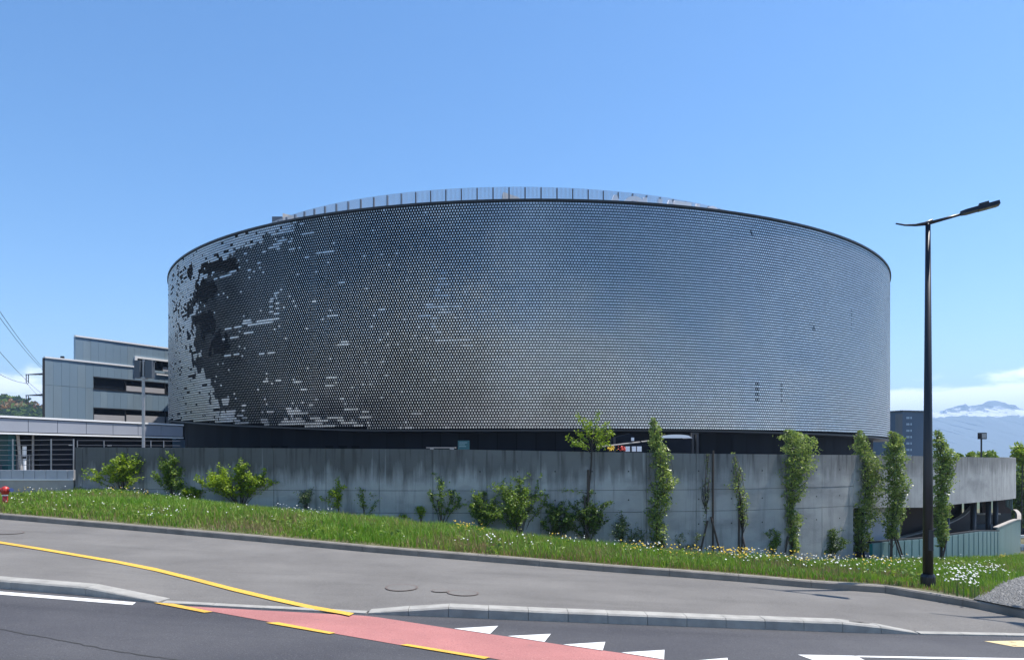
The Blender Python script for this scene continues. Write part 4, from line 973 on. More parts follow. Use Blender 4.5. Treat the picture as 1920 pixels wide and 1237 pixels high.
for i, (x, w, h) in enumerate(((1822, 10, 7), (1850, 14, 10), (1868, 12, 9), (1812, 8, 5), (1882, 8, 6))):
    q = P(x, 857, 50); lb = ['low bush over the wall top left of the spotlight post', 'bush over the wall top just right of the spotlight post', 'rounded bush over the wall top further right of the spotlight', 'lowest bush over the wall top beside the rightmost poplar', 'last bush over the wall top near the ramp end'][i]
    blob_tree('bush', (q.x, q.y + i * .3, q.z), w / FPX * 50, h / FPX * 50 * 1.3, 900, .07, M['leaf_mid'], lb, 'bush', 60 + i, group='bushes showing over the wall top')
# road beyond the ramp: barrier and rail
rb = empty('road_barrier', P(1930, 1000, 70), 'dark parapet with a pale rail beyond the ramp at the right edge', 'barrier')
a = P(1899, 968, 70); bb = MB(); bb.box(a.x, a.x + 12, 70, 70.3, P(0, 1003, 70).z, a.z); bb.build('parapet', M['cladding'], rb)
bb = MB(); z = P(0, 1006, 66).z; bb.box(P(1899, 0, 66).x, P(1899, 0, 66).x + 12, 66, 66.2, z - .1, z + .15); bb.build('rail', M['whitemetal'], rb)
bb = MB(); z = P(0, 1022, 60).z; bb.box(P(1905, 0, 60).x, P(1905, 0, 60).x + 12, 60, 60.15, z - .1, z + .1); bb.build('rail', M['whitemetal'], rb)
for k in range(5): x = P(1908 + k * 4, 0, 60).x; bb = MB(); bb.box(x, x + .08, 60.02, 60.1, P(0, 1036, 60).z, z - .1); bb.build('post', M['whitemetal'], rb)
bb = MB(); bb.add([(28, 47, -7.6), (90, 47, -8.2), (90, 120, -9), (34, 120, -9)], [(0, 1, 2, 3)]); tag(bb.build('lower_ground', M['soil']), kind='structure')

# ------------------------------------------------------------------ hills and mountains
def ridge(name, Y, prof, zb, m, depth, rough, n=220, x0=-1500, x1=3500, seed=4, shelves=14):
    r = np.random.default_rng(seed); xs = np.linspace(x0, x1, n); f = interp(prof); V = []; F_ = []
    nzs = [noise2(np.array([x * 1.0]), np.array([3.0]), seed, 17)[0] + .5 * noise2(np.array([x * 1.0]), np.array([9.0]), seed + 1, 6)[0] for x in xs]
    for j in range(shelves + 1):
        t = j / shelves
        for i, x in enumerate(xs):
            y = f(x) - (nzs[i] - .75) * rough * (t ** 1.0)
            top = P(x, y, Y); base_ = P(x, HY, Y - depth)
            z = zb + (top.z - zb) * t ** 1.15
            yy = base_.y + (top.y - base_.y) * t; xx = (x - CX) / FPX * Y
            g = noise2(np.array([x * 1.0 + j * 3]), np.array([t * 60.0]), seed + 2, 9)[0] - .5
            V.append((xx, yy + g * depth * .12, z + (g * (top.z - zb) * .10 if 0 < j < shelves else 0)))
    for j in range(shelves):
        for i in range(n - 1): a = j * n + i; F_.append((a, a + 1, a + n + 1, a + n))
    # back side so that the ridge is a solid
    b0 = len(V)
    for i, x in enumerate(xs): V.append(((x - CX) / FPX * Y, Y + depth, zb))
    for i in range(n - 1): F_.append((shelves * n + i, shelves * n + i + 1, b0 + i + 1, b0 + i))
    o = fastmesh(name, V, F_, m, smooth=False); return tag(o, kind='structure')
def mountain_mat():
    m = bpy.data.materials.new('mountain rock with snow'); m.use_nodes = True; t = m.node_tree; N = t.nodes; L = t.links; b_ = N['Principled BSDF']; b_.inputs['Roughness'].default_value = .9
    g = N.new('ShaderNodeNewGeometry'); s = N.new('ShaderNodeSeparateXYZ'); L.new(g.outputs['Position'], s.inputs[0])
    n_ = N.new('ShaderNodeTexNoise'); n_.inputs['Scale'].default_value = .02; n_.inputs['Detail'].default_value = 8; n_.inputs['Roughness'].default_value = .7; L.new(g.outputs['Position'], n_.inputs['Vector'])
    r1 = N.new('ShaderNodeMapRange'); r1.inputs['From Min'].default_value = 165; r1.inputs['From Max'].default_value = 198; r1.inputs['To Min'].default_value = -.4; r1.inputs['To Max'].default_value = .06; L.new(s.outputs[2], r1.inputs['Value'])
    r3 = N.new('ShaderNodeMapRange'); r3.inputs['From Min'].default_value = 222; r3.inputs['From Max'].default_value = 262; r3.inputs['To Min'].default_value = 0; r3.inputs['To Max'].default_value = -.22; L.new(s.outputs[2], r3.inputs['Value'])
    ad = N.new('ShaderNodeMath'); ad.operation = 'ADD'; L.new(n_.outputs[0], ad.inputs[0]); L.new(r1.outputs[0], ad.inputs[1])
    ad2 = N.new('ShaderNodeMath'); ad2.operation = 'ADD'; L.new(ad.outputs[0], ad2.inputs[0]); L.new(r3.outputs[0], ad2.inputs[1])
    r2 = N.new('ShaderNodeMapRange'); r2.inputs['From Min'].default_value = .475; r2.inputs['From Max'].default_value = .53; L.new(ad2.outputs[0], r2.inputs['Value'])
    x = N.new('ShaderNodeMix'); x.data_type = 'RGBA'; L.new(r2.outputs[0], x.inputs[0]); x.inputs[6].default_value = (.10, .125, .13, 1); x.inputs[7].default_value = (.9, .9, .92, 1); L.new(x.outputs[2], b_.inputs['Base Color'])
    return m
ridge('mountains', 4000, [(-1500, 800), (600, 790), (1500, 780), (1660, 776), (1735, 773), (1765, 771), (1785, 763), (1805, 757), (1820, 761), (1838, 759), (1855, 752), (1872, 750), (1888, 754), (1905, 763), (1935, 768), (2000, 755), (2400, 765), (3500, 800)], -30, mountain_mat(), 900, 3.5, n=900, shelves=30)
# wooded hill on the left
HYY = 420
ridge('hill', HYY, [(-1500, 705), (-400, 715), (-150, 728), (0, 744), (40, 750), (84, 766), (140, 782), (240, 812), (340, 850), (500, 880), (3500, 880)], -12, M['hill'], 160, 2.0, n=400, x0=-1500, x1=520, seed=14)
V1, V2 = [], []
hf = interp([(-1500, 705), (-400, 715), (-150, 728), (0, 744), (40, 750), (84, 766), (140, 782), (240, 812)])
for k in range(14000):
    x = random.uniform(-140, 200); t = random.random() ** .6; ztop_ = -(hf(x) - HY) / FPX * HYY; z = -12 + (ztop_ + 12) * t ** 1.15 + random.gauss(0, .5); Y = HYY - 160 + 160 * t - 1
    X = (x - CX) / FPX * HYY; q = (X, Y, z + random.uniform(0, 1.2))
    scr = HY - q[2] / Y * FPX
    (V2 if 752 < scr + 4 * math.sin(x * .2) < 765 and random.random() < .8 else V1).append(q)
tag(leaf_cloud(V1, 1.5, M['hillleaf'], 'hill_woods', None, 5), 'green woods covering the hill at the far left', 'woods', kind='stuff')
tag(leaf_cloud(V2, 1.3, M['leaf_orange'], 'hill_orange_trees', None, 6), 'band of copper orange trees across the hill at the far left', 'woods', kind='stuff')
# hedge seen through the canopy opening, houses beyond
q = P(22, 850, 52); blob_tree('bush', (q.x, q.y, -.2), 1.1, 1.7, 2500, .10, M['leaf_mid'], 'green hedge behind the dark low wall under the canopy', 'bush', 81, basez=-1.6)
q = P(76, 846, 54); blob_tree('bush', (q.x, q.y, -.3), .8, 1.0, 1600, .09, M['leaf_dark'], 'dark bush behind the white bar fence', 'bush', 82, basez=-1.6)
for i, (x0, x1, y0, mm) in enumerate(((66, 74, 829, M['lowpanel']), (75, 82, 832, M['whitemetal']), (88, 96, 830, M['lowpanel']))):
    a = P(x0, y0, 110); c_ = P(x1, 850, 110); e_ = empty('distant_house', (a.x, 110, -2), ['leftmost of three distant pale houses seen through the canopy opening', 'white middle one of three distant houses seen through the canopy opening', 'rightmost of three distant pale houses seen through the canopy opening'][i], 'house', 'distant houses')
    bb = MB(); bb.box(a.x, c_.x, 110, 116, -13, a.z); bb.build('wall', mm, e_); bb = MB(); bb.box(a.x - .1, c_.x + .1, 109.9, 116.1, a.z, a.z + .2); bb.build('roof', M['boxgrey'], e_)
    for k in range(3): bb = MB(); bb.box(a.x + .08 + k * .2, a.x + .2 + k * .2, 109.97, 110.1, a.z - .6, a.z - .3); bb.build('window', M['glassdark'], e_)

# ------------------------------------------------------------------ street lamps
def lamp(base, label, dirv):
    e_ = empty('street_lamp', base, label, 'street lamp', 'street lamps by the pavement'); x, y, z = base; ht = (1101 - 419) * y0_lamp / FPX
    bb = MB(); bb.tube([(x, y, z - .2), (x, y, z + 1.6), (x, y, z + ht)], [.073, .064, .034], 16); bb.build('pole', M['post_paint'], e_, smooth=True)
    bb = MB(); bb.tube([(x, y, z - .1), (x, y, z + .16), (x, y, z + .2)], [.105, .10, .085], 16); bb.build('base_collar', M['post_paint'], e_)
    bb = MB(); bb.box(x - .035, x + .035, y - .083, y - .06, z + .55, z + .85); bb.build('access_door', M['darksteel'], e_)
    top = Vector((x, y, z + ht)); d = Vector((dirv[0], dirv[1], 0)).normalized()
    bb = MB(); bb.tube([top - d * .42 + Vector((0, 0, .05)), top - d * .30 + Vector((0, 0, .012)), top - d * .16 - Vector((0, 0, .005)), top - d * .04, top + d * .06 + Vector((0, 0, .03))], [.011, .014, .019, .028, .032], 8); bb.build('tail', M['post_paint'], e_, smooth=True)
    sl_ = .19; bb = MB(); bb.tube([top, top + d * .45 + Vector((0, 0, .45 * sl_))], [.026, .018], 8); bb.build('arm', M['post_paint'], e_, smooth=True)
    zx = (d + Vector((0, 0, sl_))).normalized(); yx = zx.cross(Vector((0, 0, 1))).normalized(); nx_ = yx.cross(zx)
    Mx = Matrix((( *[zx[0], yx[0], nx_[0]], top.x), (zx[1], yx[1], nx_[1], top.y), (zx[2], yx[2], nx_[2], top.z), (0, 0, 0, 1)))
    bb = MB(); L0, L1, w = .42, .90, .075
    pr = [(L0, -.03), (L0 + .07, -w), (L1, -w), (L1, w), (L0 + .07, w), (L0, .03)]
    vv = [Mx @ Vector((a, c_, -.015)) for a, c_ in pr] + [Mx @ Vector((a, c_ * .82, .04)) for a, c_ in pr]
    bb.add(vv, [(5, 4, 3, 2, 1, 0), (6, 7, 8, 9, 10, 11)] + [(i, (i + 1) % 6, 6 + (i + 1) % 6, 6 + i) for i in range(6)]); hd = bb.build('lamp_head', M['post_paint'], e_)
    bb = MB(); bb.box(L0 + .22, L1 - .03, -w + .02, w - .02, -.024, -.016, M=Mx); bb.build('lamp_glass', M['lens'], hd)
    bb = MB(); bb.box(L0 + .24, L0 + .36, -.04, .04, .041, .075, M=Mx); bb.build('sensor', M['post_paint'], hd)
    return e_
M['lens'] = mat('lamp glass', (.10, .09, .07), .2, var=.8, vscale=14, c2=(.3, .28, .25))
lb_ = verge_at(1740, 1100); LB = Vector((6.53, 11.57, -2.093))
q = verge(1740, 0)
lampbase = verge_at(1740, 1101); y0_lamp = lampbase.y; lampbase.x = (1740 - CX) / FPX * lampbase.y; print('LAMP', lampbase)
lamp((lampbase.x, lampbase.y, lampbase.z), 'tall dark street lamp with a slanting arm on the right of the verge', (.92, -.40))
lamp((lampbase.x + 1.75, lampbase.y - 1.3, lampbase.z - .1), 'second street lamp beyond the right edge, only its shadow in view', (.92, -.40))

# ------------------------------------------------------------------ grass and flowers
def scatter(n, p0, p1, tpow=1.0, seed=1):
    r = np.random.default_rng(seed); P_ = r.uniform(p0, p1, n); T_ = r.random(n) ** tpow
    return P_, T_
cgrid = np.arange(-300, 2301, 10.0); tg = np.linspace(0, 1, 41)
GRID = np.array([[verge(c_, t) for t in tg] for c_ in cgrid])       # (ncol, nt, 3)
def vsample(p, t):
    x = (p - cgrid[0]) / 10.0; i = np.clip(x.astype(int), 0, len(cgrid) - 2); fx_ = (x - i)[:, None]; y = t * 40; j = np.clip(y.astype(int), 0, 39); fy_ = (y - j)[:, None]
    return (GRID[i, j] * (1 - fx_) + GRID[i + 1, j] * fx_) * (1 - fy_) + (GRID[i, j + 1] * (1 - fx_) + GRID[i + 1, j + 1] * fx_) * fy_
def scr(q): return q[:, 0] / q[:, 1] * FPX + CX, HY - q[:, 2] / q[:, 1] * FPX
def blades(name, n, p0, p1, h0, h1, w, m, seed, lab, tpow=1.0, tmax=1.0):
    p, t = scatter(n, p0, p1, tpow, seed); t = t * tmax; r = np.random.default_rng(seed + 1); q = vsample(p, t)
    sx_, sy_ = scr(q); ok = ~((sx_ > 1832) & (sy_ > np.interp(sx_, [1832, 1848, 1862, 1878, 1895, 1920, 1990, 2200], [1134, 1119, 1108, 1098, 1089, 1081, 1062, 1050]))) & ((t > .012))
    q = q[ok]; n = len(q); cl_ = noise2(q[:, 0] + 60, q[:, 1] + 20, seed + 3, .55); cl2 = noise2(q[:, 0] + 60, q[:, 1] + 20, seed + 4, 2.2)
    h = r.uniform(h0, h1, n) * (.45 + .7 * cl_ + .35 * cl2) * np.interp(t[ok], [0, .05, .2], [.45, .7, 1]) * np.interp(q[:, 0], [-18, -9, -3, 6, 12], [.5, .8, 1.0, .8, .7]) * np.clip((cl2 - .12) * 3, .25, 1)
    a = r.uniform(0, 2 * math.pi, n); ww = w * r.uniform(.6, 1.3, n); lean = r.uniform(.1, .55, n) * h; la = r.uniform(0, 2 * math.pi, n)
    dx = np.stack([np.cos(a), np.sin(a), np.zeros(n)], 1) * ww[:, None] * .5; ld = np.stack([np.cos(la), np.sin(la), np.zeros(n)], 1) * lean[:, None]; up_ = np.array([0, 0, 1.0])[None] * h[:, None]
    V = np.stack([q - dx, q + dx, q + up_ * .6 + ld * .35 + dx * .75, q + up_ * .6 + ld * .35 - dx * .75, q + up_ + ld], 1).reshape(-1, 3)
    b0 = (np.arange(n) * 5)[:, None]
    F1 = b0 + np.array([[0, 1, 2]]); F2 = b0 + np.array([[0, 2, 3]]); F3 = b0 + np.array([[3, 2, 4]])
    o = fastmesh(name, V, np.concatenate([F1, F2, F3]), m); return tag(o, lab, 'grass', kind='stuff')
blades('grass', 190000, -150, 2150, .10, .30, .016, M['grass'], 101, 'lush green grass covering the verge', tpow=.9)
blades('dry_grass', 26000, -100, 2100, .12, .34, .010, M['drygrass'], 131, 'dry straw coloured stalks among the verge grass', tpow=1.6)
blades('dry_grass_edge', 9000, 850, 1900, .06, .16, .012, M['drygrass'], 141, 'dry grass along the edging kerb', tpow=1.0, tmax=.10)

r = np.random.default_rng(555); pw, tw_ = r.uniform(-100, 2100, 900), r.random(900) ** .8; qw = vsample(pw, tw_)
ok = noise2(qw[:, 0] + 60, qw[:, 1] + 20, 77, 1.1) > .5; qw = qw[ok]; sxw, syw = scr(qw); qw = qw[~((sxw > 1825) & (syw > 1075))]
pw_ = np.repeat(qw, 16, 0); pw_ = pw_ + r.normal(size=pw_.shape) * np.array([.09, .09, .03]) + np.array([0, 0, .14]) * r.uniform(.3, 1.3, (len(pw_), 1))
tag(leaf_cloud(pw_, .030, M['leaf_mid'], 'weeds', None, 9), 'broad leaved weeds growing through the verge grass', 'weeds', kind='stuff')
def flowers(name, centres, n, spread, size, m, seed, lab, hgt=(.18, .36), cat='flowers'):
    r = np.random.default_rng(seed); V = []; F_ = []; SV = []; SF = []
    pos = []
    for (cx_, cy_, sx2, sy2, cnt) in centres:
        for k in range(int(cnt * .68)):
            x = cx_ + r.normal() * sx2; y = cy_ + r.normal() * sy2; y = min(max(y, G(x) + 1), kb_y(x) - 12); q = verge_at(x, y + 8); pos.append(q)
    for q in pos:
        h = r.uniform(*hgt); c0 = Vector((q.x, q.y, q.z + h)); s = size * r.uniform(.7, 1.3); nrm_ = Vector((r.normal() * .5, -.45 + r.normal() * .4, 1)).normalized(); a = nrm_.orthogonal().normalized(); b2 = nrm_.cross(a)
        i0 = len(V); V.append(c0 + nrm_ * s * .3)
        for k in range(6): an = k * math.pi / 3; V.append(c0 + (a * math.cos(an) + b2 * math.sin(an)) * s)
        F_ += [(i0, i0 + 1 + k, i0 + 1 + (k + 1) % 6) for k in range(6)]
        j0 = len(SV); SV += [Vector((q.x - .003, q.y, q.z)), Vector((q.x + .003, q.y, q.z)), c0]; SF.append((j0, j0 + 1, j0 + 2))
    nV = len(V); o = fastmesh(name, [tuple(v) for v in V + SV], F_ + [tuple(i + nV for i in f) for f in SF], [m, M['stem']], matidx=[0] * len(F_) + [1] * len(SF))
    return tag(o, lab, cat, kind='stuff')
flowers('white_flowers', [(115, 930, 40, 8, 40), (235, 915, 30, 5, 36), (330, 925, 22, 4, 45), (560, 950, 30, 5, 55), (590, 955, 15, 4, 30), (280, 978, 30, 8, 30), (20, 955, 18, 6, 18), (455, 975, 40, 12, 16), (150, 955, 60, 12, 22), (950, 1035, 70, 8, 50), (1085, 1018, 20, 5, 16), (1200, 1032, 30, 6, 45), (1230, 1020, 12, 5, 14), (1430, 1058, 60, 7, 110), (1600, 1070, 70, 10, 130), (1790, 1075, 60, 10, 90), (1700, 1065, 40, 10, 60)], 0, 0, .013, M['petal'], 201, 'small white daisies scattered through the verge grass')
flowers('daisy_cluster', [(1822, 1105, 18, 8, 75), (1862, 1084, 22, 5, 75), (1805, 1110, 18, 7, 35), (1835, 1118, 10, 5, 20)], 0, 0, .014, M['petal'], 211, 'dense clusters of white flowers beside the gravel at right')
flowers('yellow_flowers', [(867, 988, 12, 3, 60), (900, 992, 5, 3, 22), (1195, 1030, 14, 4, 40), (1255, 1034, 14, 4, 30), (1300, 1042, 6, 3, 22), (1360, 1048, 18, 3, 90), (1395, 1050, 12, 4, 90), (1450, 1048, 8, 3, 30), (1495, 1052, 12, 4, 40), (1524, 1046, 8, 4, 30), (1560, 1050, 8, 4, 20), (1660, 1068, 25, 8, 45), (1882, 1042, 8, 3, 30), (245, 920, 30, 4, 26), (48, 916, 12, 3, 20), (1050, 1022, 14, 3, 18), (1600, 1058, 30, 6, 30)], 0, 0, .015, M['yellowpetal'], 221, 'clumps of small yellow flowers in the verge grass')

# ------------------------------------------------------------------ shrubs and trees of the verge
def shrub(px, ybase, ytop, wpx, nleaf, lsize, m, label, seed, stems=14, name='shrub', cat='shrub', spread_pow=.8, lean=0.0, density=1.0, low=.12, group='shrubs planted along the wall'):
    r = random.Random(seed); b0 = verge_at(px, ybase); sc = b0.y / FPX; H = (ybase - ytop) * sc * 1.07; W = wpx * sc / 2 * 1.28
    e_ = empty(name, b0, label, cat, group); bb = MB(); pts = []
    for k in range(stems):
        an = r.uniform(0, 2 * math.pi); rr = W * (r.random() ** spread_pow) * r.uniform(.75, 1.15); hh = H * (1 - .42 * (rr / W) ** 2) * r.uniform(.72, 1.02)
        p0 = b0 + Vector((r.uniform(-.05, .05), r.uniform(-.05, .05), -.1)); p3 = b0 + Vector((math.cos(an) * rr + lean * hh, math.sin(an) * rr * .8, hh))
        p1 = b0 + Vector((math.cos(an) * rr * .35, math.sin(an) * rr * .3, hh * .4)); p2 = b0 + Vector((math.cos(an) * rr * .85 + lean * hh * .6, math.sin(an) * rr * .7, hh * .75))
        pl = [p0, p1, p2, p3]; bb.tube(pl, [.012, .009, .006, .003], 4)
        nt = 5
        tw = [(pl[1].lerp(pl[2], r.random()) if r.random() < .5 else pl[2].lerp(pl[3], r.random())) for _ in range(nt)]
        segs = [(p1, p2, .8), (p2, p3, 1.2)] + [(q, q + Vector((r.gauss(0, 1), r.gauss(0, 1), r.uniform(.1, 1.2))).normalized() * r.uniform(.12, .30) * H, .9) for q in tw]
        for a, c_, wgt in segs:
            for _ in range(int(1.9 * nleaf / stems / len(segs) * wgt * density) + 1):
                t = r.random(); q = a.lerp(c_, t) + Vector((r.gauss(0, 1), r.gauss(0, 1), r.gauss(0, .8))) * .045
                if q.z > b0.z + H * low: pts.append(q)
        for a, c_, _w in segs[2:]: bb.tube([a, c_], [.005, .002], 3)
    bb.build('stems', M['bark'], e_); leaf_cloud(pts, lsize, m, 'foliage', e_, seed)
    return e_
B = M
shrub(232, 912, 841, 98, 3200, .030, B['leaf_bright'], 'bright yellow green shrub at the left end of the concrete wall', 301, 30)
shrub(322, 930, 853, 52, 2300, .030, B['leaf_mid'], 'pointed green shrub, second from the left along the wall', 302, 14)
shrub(365, 940, 910, 38, 1800, .028, B['leaf_bright'], 'low dense bright green clump beside the pointed shrub', 303, 16, low=.02)
shrub(452, 940, 860, 124, 4200, .032, B['leaf_bright'], 'wide fan shaped bright green shrub standing free on the left', 304, 34)
shrub(573, 958, 904, 48, 700, .022, B['leaf_pale'], 'sparse greyish shrub, left of the three thin ones', 305, 12)
shrub(635, 962, 898, 40, 700, .030, B['leaf_bright'], 'sparse shrub with yellow green tips, middle of the three thin ones', 306, 7)
shrub(684, 970, 912, 36, 380, .026, B['leaf_mid'], 'thinnest shrub, right of the three thin ones', 307, 7)
shrub(828, 985, 886, 62, 1100, .030, B['leaf_mid'], 'open shrub with a dark leaning stem', 308, 9, low=.2)
shrub(790, 975, 938, 56, 260, .030, B['leaf_bright'], 'low straggling branch left of the open shrub', 309, 4, low=.4)
shrub(903, 995, 914, 64, 2000, .030, B['leaf_mid'], 'medium green shrub left of the round one', 310, 14)
shrub(974, 1008, 896, 104, 4200, .031, B['leaf_mid'], 'large round shrub with a lighter crown in the middle of the wall', 311, 34, spread_pow=.6)
shrub(1048, 1020, 932, 56, 2600, .030, B['leaf_dark'], 'dark dense shrub left of the staked young tree', 312, 16, low=.03)
shrub(1102, 1025, 925, 74, 3000, .030, B['leaf_dark'], 'dark shrub around the foot of the staked young tree', 313, 18, low=.03)
shrub(1166, 1028, 958, 58, 1500, .025, B['leaf_pale'], 'pale green airy shrub right of the staked young tree', 314, 16)
shrub(1288, 1040, 980, 50, 650, .026, B['leaf_pale'], 'sparse pale shrub between the tall poplar and the tripod stakes', 315, 9)
shrub(1445, 1050, 985, 36, 900, .025, B['leaf_mid'], 'small upright shrub left of the forked poplar', 316, 8)
shrub(1557, 1050, 984, 44, 1500, .026, B['leaf_dark'], 'small dark shrub right of the forked poplar', 317, 12)

def stake(parent, p0, p1, r=.035): bb = MB(); bb.tube([p0, p1], [r, r], 6); bb.build('stake', M['stake'], parent)
def poplar(px, ybase, outline, nleaf, label, seed, stakes=(), lsize=.036, m=None, trunk_r=.045, name='poplar'):
    """outline: (ypx, centre px, half width px) from top to bottom"""
    r = random.Random(seed); b0 = verge_at(px, ybase); sc = b0.y / FPX; e_ = empty(name, b0, label, 'tree', 'young columnar trees along the wall')
    def W3(x, y, d=0.0): return Vector(((x - CX) / FPX * b0.y, b0.y + d, -(y - HY) / FPX * b0.y))
    ys = [o[0] for o in outline]; cxs = [o[1] for o in outline]; hw = [o[2] for o in outline]
    bb = MB(); ctr_ = [W3(px, ybase + 6)] + [W3(np.interp(y, ys, cxs) * .6 + px * .4, y) for y in np.linspace(ybase - 20, ys[0] + 12, 7)]
    bb.tube(ctr_, list(np.linspace(trunk_r, .008, len(ctr_))), 8); pts = []
    nsh = 46
    for k in range(nsh):
        y0 = ys[0] + (ys[-1] - ys[0]) * (r.random() ** 1.0); w = float(np.interp(y0, ys, hw)); c_ = float(np.interp(y0, ys, cxs)); an = r.uniform(0, 2 * math.pi); rr = w * math.sqrt(r.random()) * 1.0
        yend = max(ys[0], y0 - r.uniform(14, 34)); c2 = float(np.interp(yend, ys, cxs)); w2 = float(np.interp(yend, ys, hw))
        tip = W3(c2 + math.cos(an) * rr * w2 / max(w, 1), yend, math.sin(an) * rr * sc); st_ = W3(c_ * .8 + px * .2, min(y0 + 22, ybase - 8)); mid = W3(c_ + math.cos(an) * rr * .9, y0, math.sin(an) * rr * .9 * sc)
        bb.tube([st_, mid, tip], [.012, .008, .003], 4)
    wsum = sum(hw)
    acc_ = 0; tries = 0
    hmax = max(hw)
    nleaf = int(nleaf * 1.7)
    while acc_ < nleaf and tries < nleaf * 12:
        tries += 1; y = r.uniform(ys[0], ys[-1]); w = float(np.interp(y, ys, hw))
        if r.random() > (w / hmax) ** .9: continue
        an = r.uniform(0, 2 * math.pi); rr = math.sqrt(r.random()); bump_ = .80 + .42 * math.sin(y * .21 + seed + 2.3 * math.sin(an)) * math.sin(y * .083 + an * 2)
        if r.random() < .10: bump_ *= 1.28
        x = float(np.interp(y, ys, cxs)) + math.cos(an) * rr * w * bump_
        g = math.sin(y * .38 + an * 3 + seed) + math.sin(x * .45 + y * .17)
        if g < -1.1 and r.random() < .8: continue
        pts.append(W3(x, y, math.sin(an) * rr * w * bump_ * sc)); acc_ += 1
    bb.build('trunk', M['bark'], e_, smooth=True); leaf_cloud(pts, lsize, m or M['leaf_poplar'], 'crown', e_, seed)
    for (xa, ya, xb, yb, d) in stakes: stake(e_, W3(xa, ya, d), W3(xb, yb, d * .3))
    return e_
poplar(1232, 1042, [(782, 1225, 3), (800, 1228, 12), (850, 1235, 21), (900, 1243, 26), (930, 1238, 27), (965, 1228, 22), (1000, 1232, 19), (1030, 1235, 18)], 3300, 'tall narrow poplar with dense leaves, leftmost of the poplars', 401, [(1252, 1046, 1240, 1012, -.3)])
poplar(1328, 1046, [(850, 1327, 4), (900, 1322, 10), (930, 1322, 12), (960, 1322, 8), (985, 1320, 5)], 190, 'nearly bare young tree tied to a tall post with three raking stakes', 402, [(1336, 1046, 1337, 844, -.05), (1306, 1048, 1326, 975, -.25), (1350, 1046, 1332, 968, -.25), (1324, 1052, 1330, 920, .2)], lsize=.03, m=M['leaf_pale'], trunk_r=.02, name='young_tree')
poplar(1388, 1040, [(848, 1375, 5), (870, 1377, 10), (895, 1383, 14), (910, 1375, 24), (930, 1390, 13), (960, 1392, 14), (985, 1394, 8)], 700, 'slim young tree with a bent leafy top left of the forked poplar', 403, [(1385, 1042, 1386, 920, -.05), (1398, 1044, 1391, 1005, -.2)], lsize=.032, trunk_r=.028, name='young_tree')
poplar(1480, 1045, [(805, 1478, 10), (818, 1494, 30), (845, 1500, 37), (870, 1490, 42), (900, 1487, 32), (930, 1484, 24), (950, 1481, 12), (965, 1483, 22), (985, 1485, 18), (1010, 1487, 12), (1035, 1490, 9)], 3800, 'broad topped forked poplar, widest of the poplars', 404, [(1466, 1046, 1476, 1005, -.25)])
poplar(1622, 1050, [(806, 1613, 3), (825, 1612, 14), (855, 1622, 24), (890, 1632, 30), (930, 1622, 33), (965, 1615, 32), (1000, 1612, 26), (1035, 1615, 17)], 4200, 'full leafy poplar left of the pair nearest the lamp post', 405, [(1634, 1046, 1626, 1000, -.25), (1606, 1056, 1614, 1010, -.3)])
poplar(1672, 1054, [(808, 1672, 5), (822, 1680, 18), (860, 1676, 23), (900, 1682, 24), (940, 1680, 22), (980, 1674, 19), (1010, 1672, 12)], 3600, 'tall poplar just left of the street lamp post', 406, [(1662, 1054, 1669, 1005, -.3), (1686, 1056, 1674, 1005, -.3), (1697, 1042, 1682, 1005, .2)])
poplar(1764, 1055, [(806, 1757, 4), (825, 1762, 14), (860, 1772, 24), (890, 1770, 21), (930, 1763, 18), (970, 1764, 16), (1005, 1766, 12), (1025, 1766, 8)], 3000, 'slender poplar just right of the street lamp post', 407, [(1755, 1060, 1772, 1011, -.3), (1774, 1058, 1767, 1030, .1)])

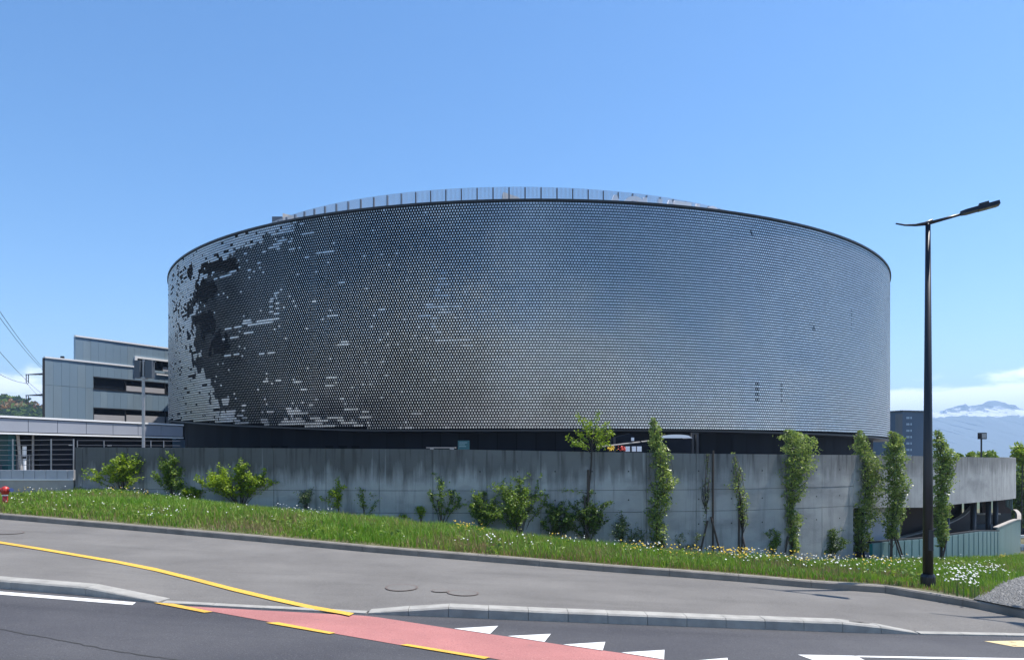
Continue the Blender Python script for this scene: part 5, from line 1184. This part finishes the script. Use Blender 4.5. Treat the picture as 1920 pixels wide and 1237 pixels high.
# staked ornamental tree with an open crown
r = random.Random(77); b0 = verge_at(1100, 1022); e_ = empty('staked_tree', b0, 'young tree with an open spreading crown rising above the wall, held by stakes', 'tree')
def W3(x, y, d=0.0): return Vector(((x - CX) / FPX * b0.y, b0.y + d, -(y - HY) / FPX * b0.y))
bb = MB(); bb.tube([W3(1099, 1030), W3(1101, 960), W3(1106, 900), W3(1109, 865), W3(1110, 835), W3(1114, 800)], [.035, .03, .024, .02, .014, .006], 8); pts = []
for (xs_, ys_, xe, ye) in ((1109, 858, 1068, 855), (1109, 850, 1062, 818), (1110, 840, 1082, 808), (1110, 838, 1095, 785), (1110, 832, 1082, 775), (1111, 830, 1125, 770), (1111, 835, 1138, 790), (1112, 838, 1146, 806), (1110, 842, 1152, 812), (1110, 846, 1140, 832), (1103, 925, 1048, 918), (1110, 845, 1072, 830), (1111, 826, 1108, 788), (1111, 836, 1128, 808)):
    d = r.uniform(-.35, .35); a = W3(xs_, ys_); c_ = W3(xe, ye, d); mid = a.lerp(c_, .5) + Vector((0, 0, .05)); bb.tube([a, mid, c_], [.012, .008, .003], 4)
    for _ in range(150):
        t = r.random() ** .75; q = (a.lerp(mid, t * 2) if t < .5 else mid.lerp(c_, t * 2 - 1)) + Vector((r.gauss(0, .05), r.gauss(0, .05), r.gauss(0, .05)))
        if t > .25: pts.append(q)
bb.build('trunk', M['bark'], e_, smooth=True); leaf_cloud(pts, .030, M['leaf_bright'], 'crown', e_, 78)
stake(e_, W3(1102, 1025, -.1), W3(1103, 880, -.05), .04); stake(e_, W3(1108, 1020, -.3), W3(1094, 975, -.1)); stake(e_, W3(1106, 1000, .2), W3(1116, 968, .2)); stake(e_, W3(1098, 1015, -.2), W3(1096, 930, -.1), .03)
b0 = verge_at(828, 980); e_ = empty('leaning_stake', b0, 'dark stake leaning through the open shrub', 'stake'); stake(e_, W3(830, 982, -.2), W3(821, 936, -.1), .04)

# ------------------------------------------------------------------ haze
HAZE = 3.0e-4
bb = MB(); bb.box(-6500, 6500, -200, 5600, -40, 330); hz_o = bb.build('haze', [])
hm_ = bpy.data.materials.new('haze'); hm_.use_nodes = True; N = hm_.node_tree.nodes; N.remove(N['Principled BSDF'])
pv = N.new('ShaderNodeVolumePrincipled'); pv.inputs['Density'].default_value = HAZE; pv.inputs['Color'].default_value = (.50, .72, 1, 1); pv.inputs['Anisotropy'].default_value = .2
hm_.node_tree.links.new(pv.outputs[0], N['Material Output'].inputs['Volume']); hz_o.data.materials.append(hm_)
tag(hz_o, 'thin blue haze in the air over the whole scene', 'haze', kind='stuff')
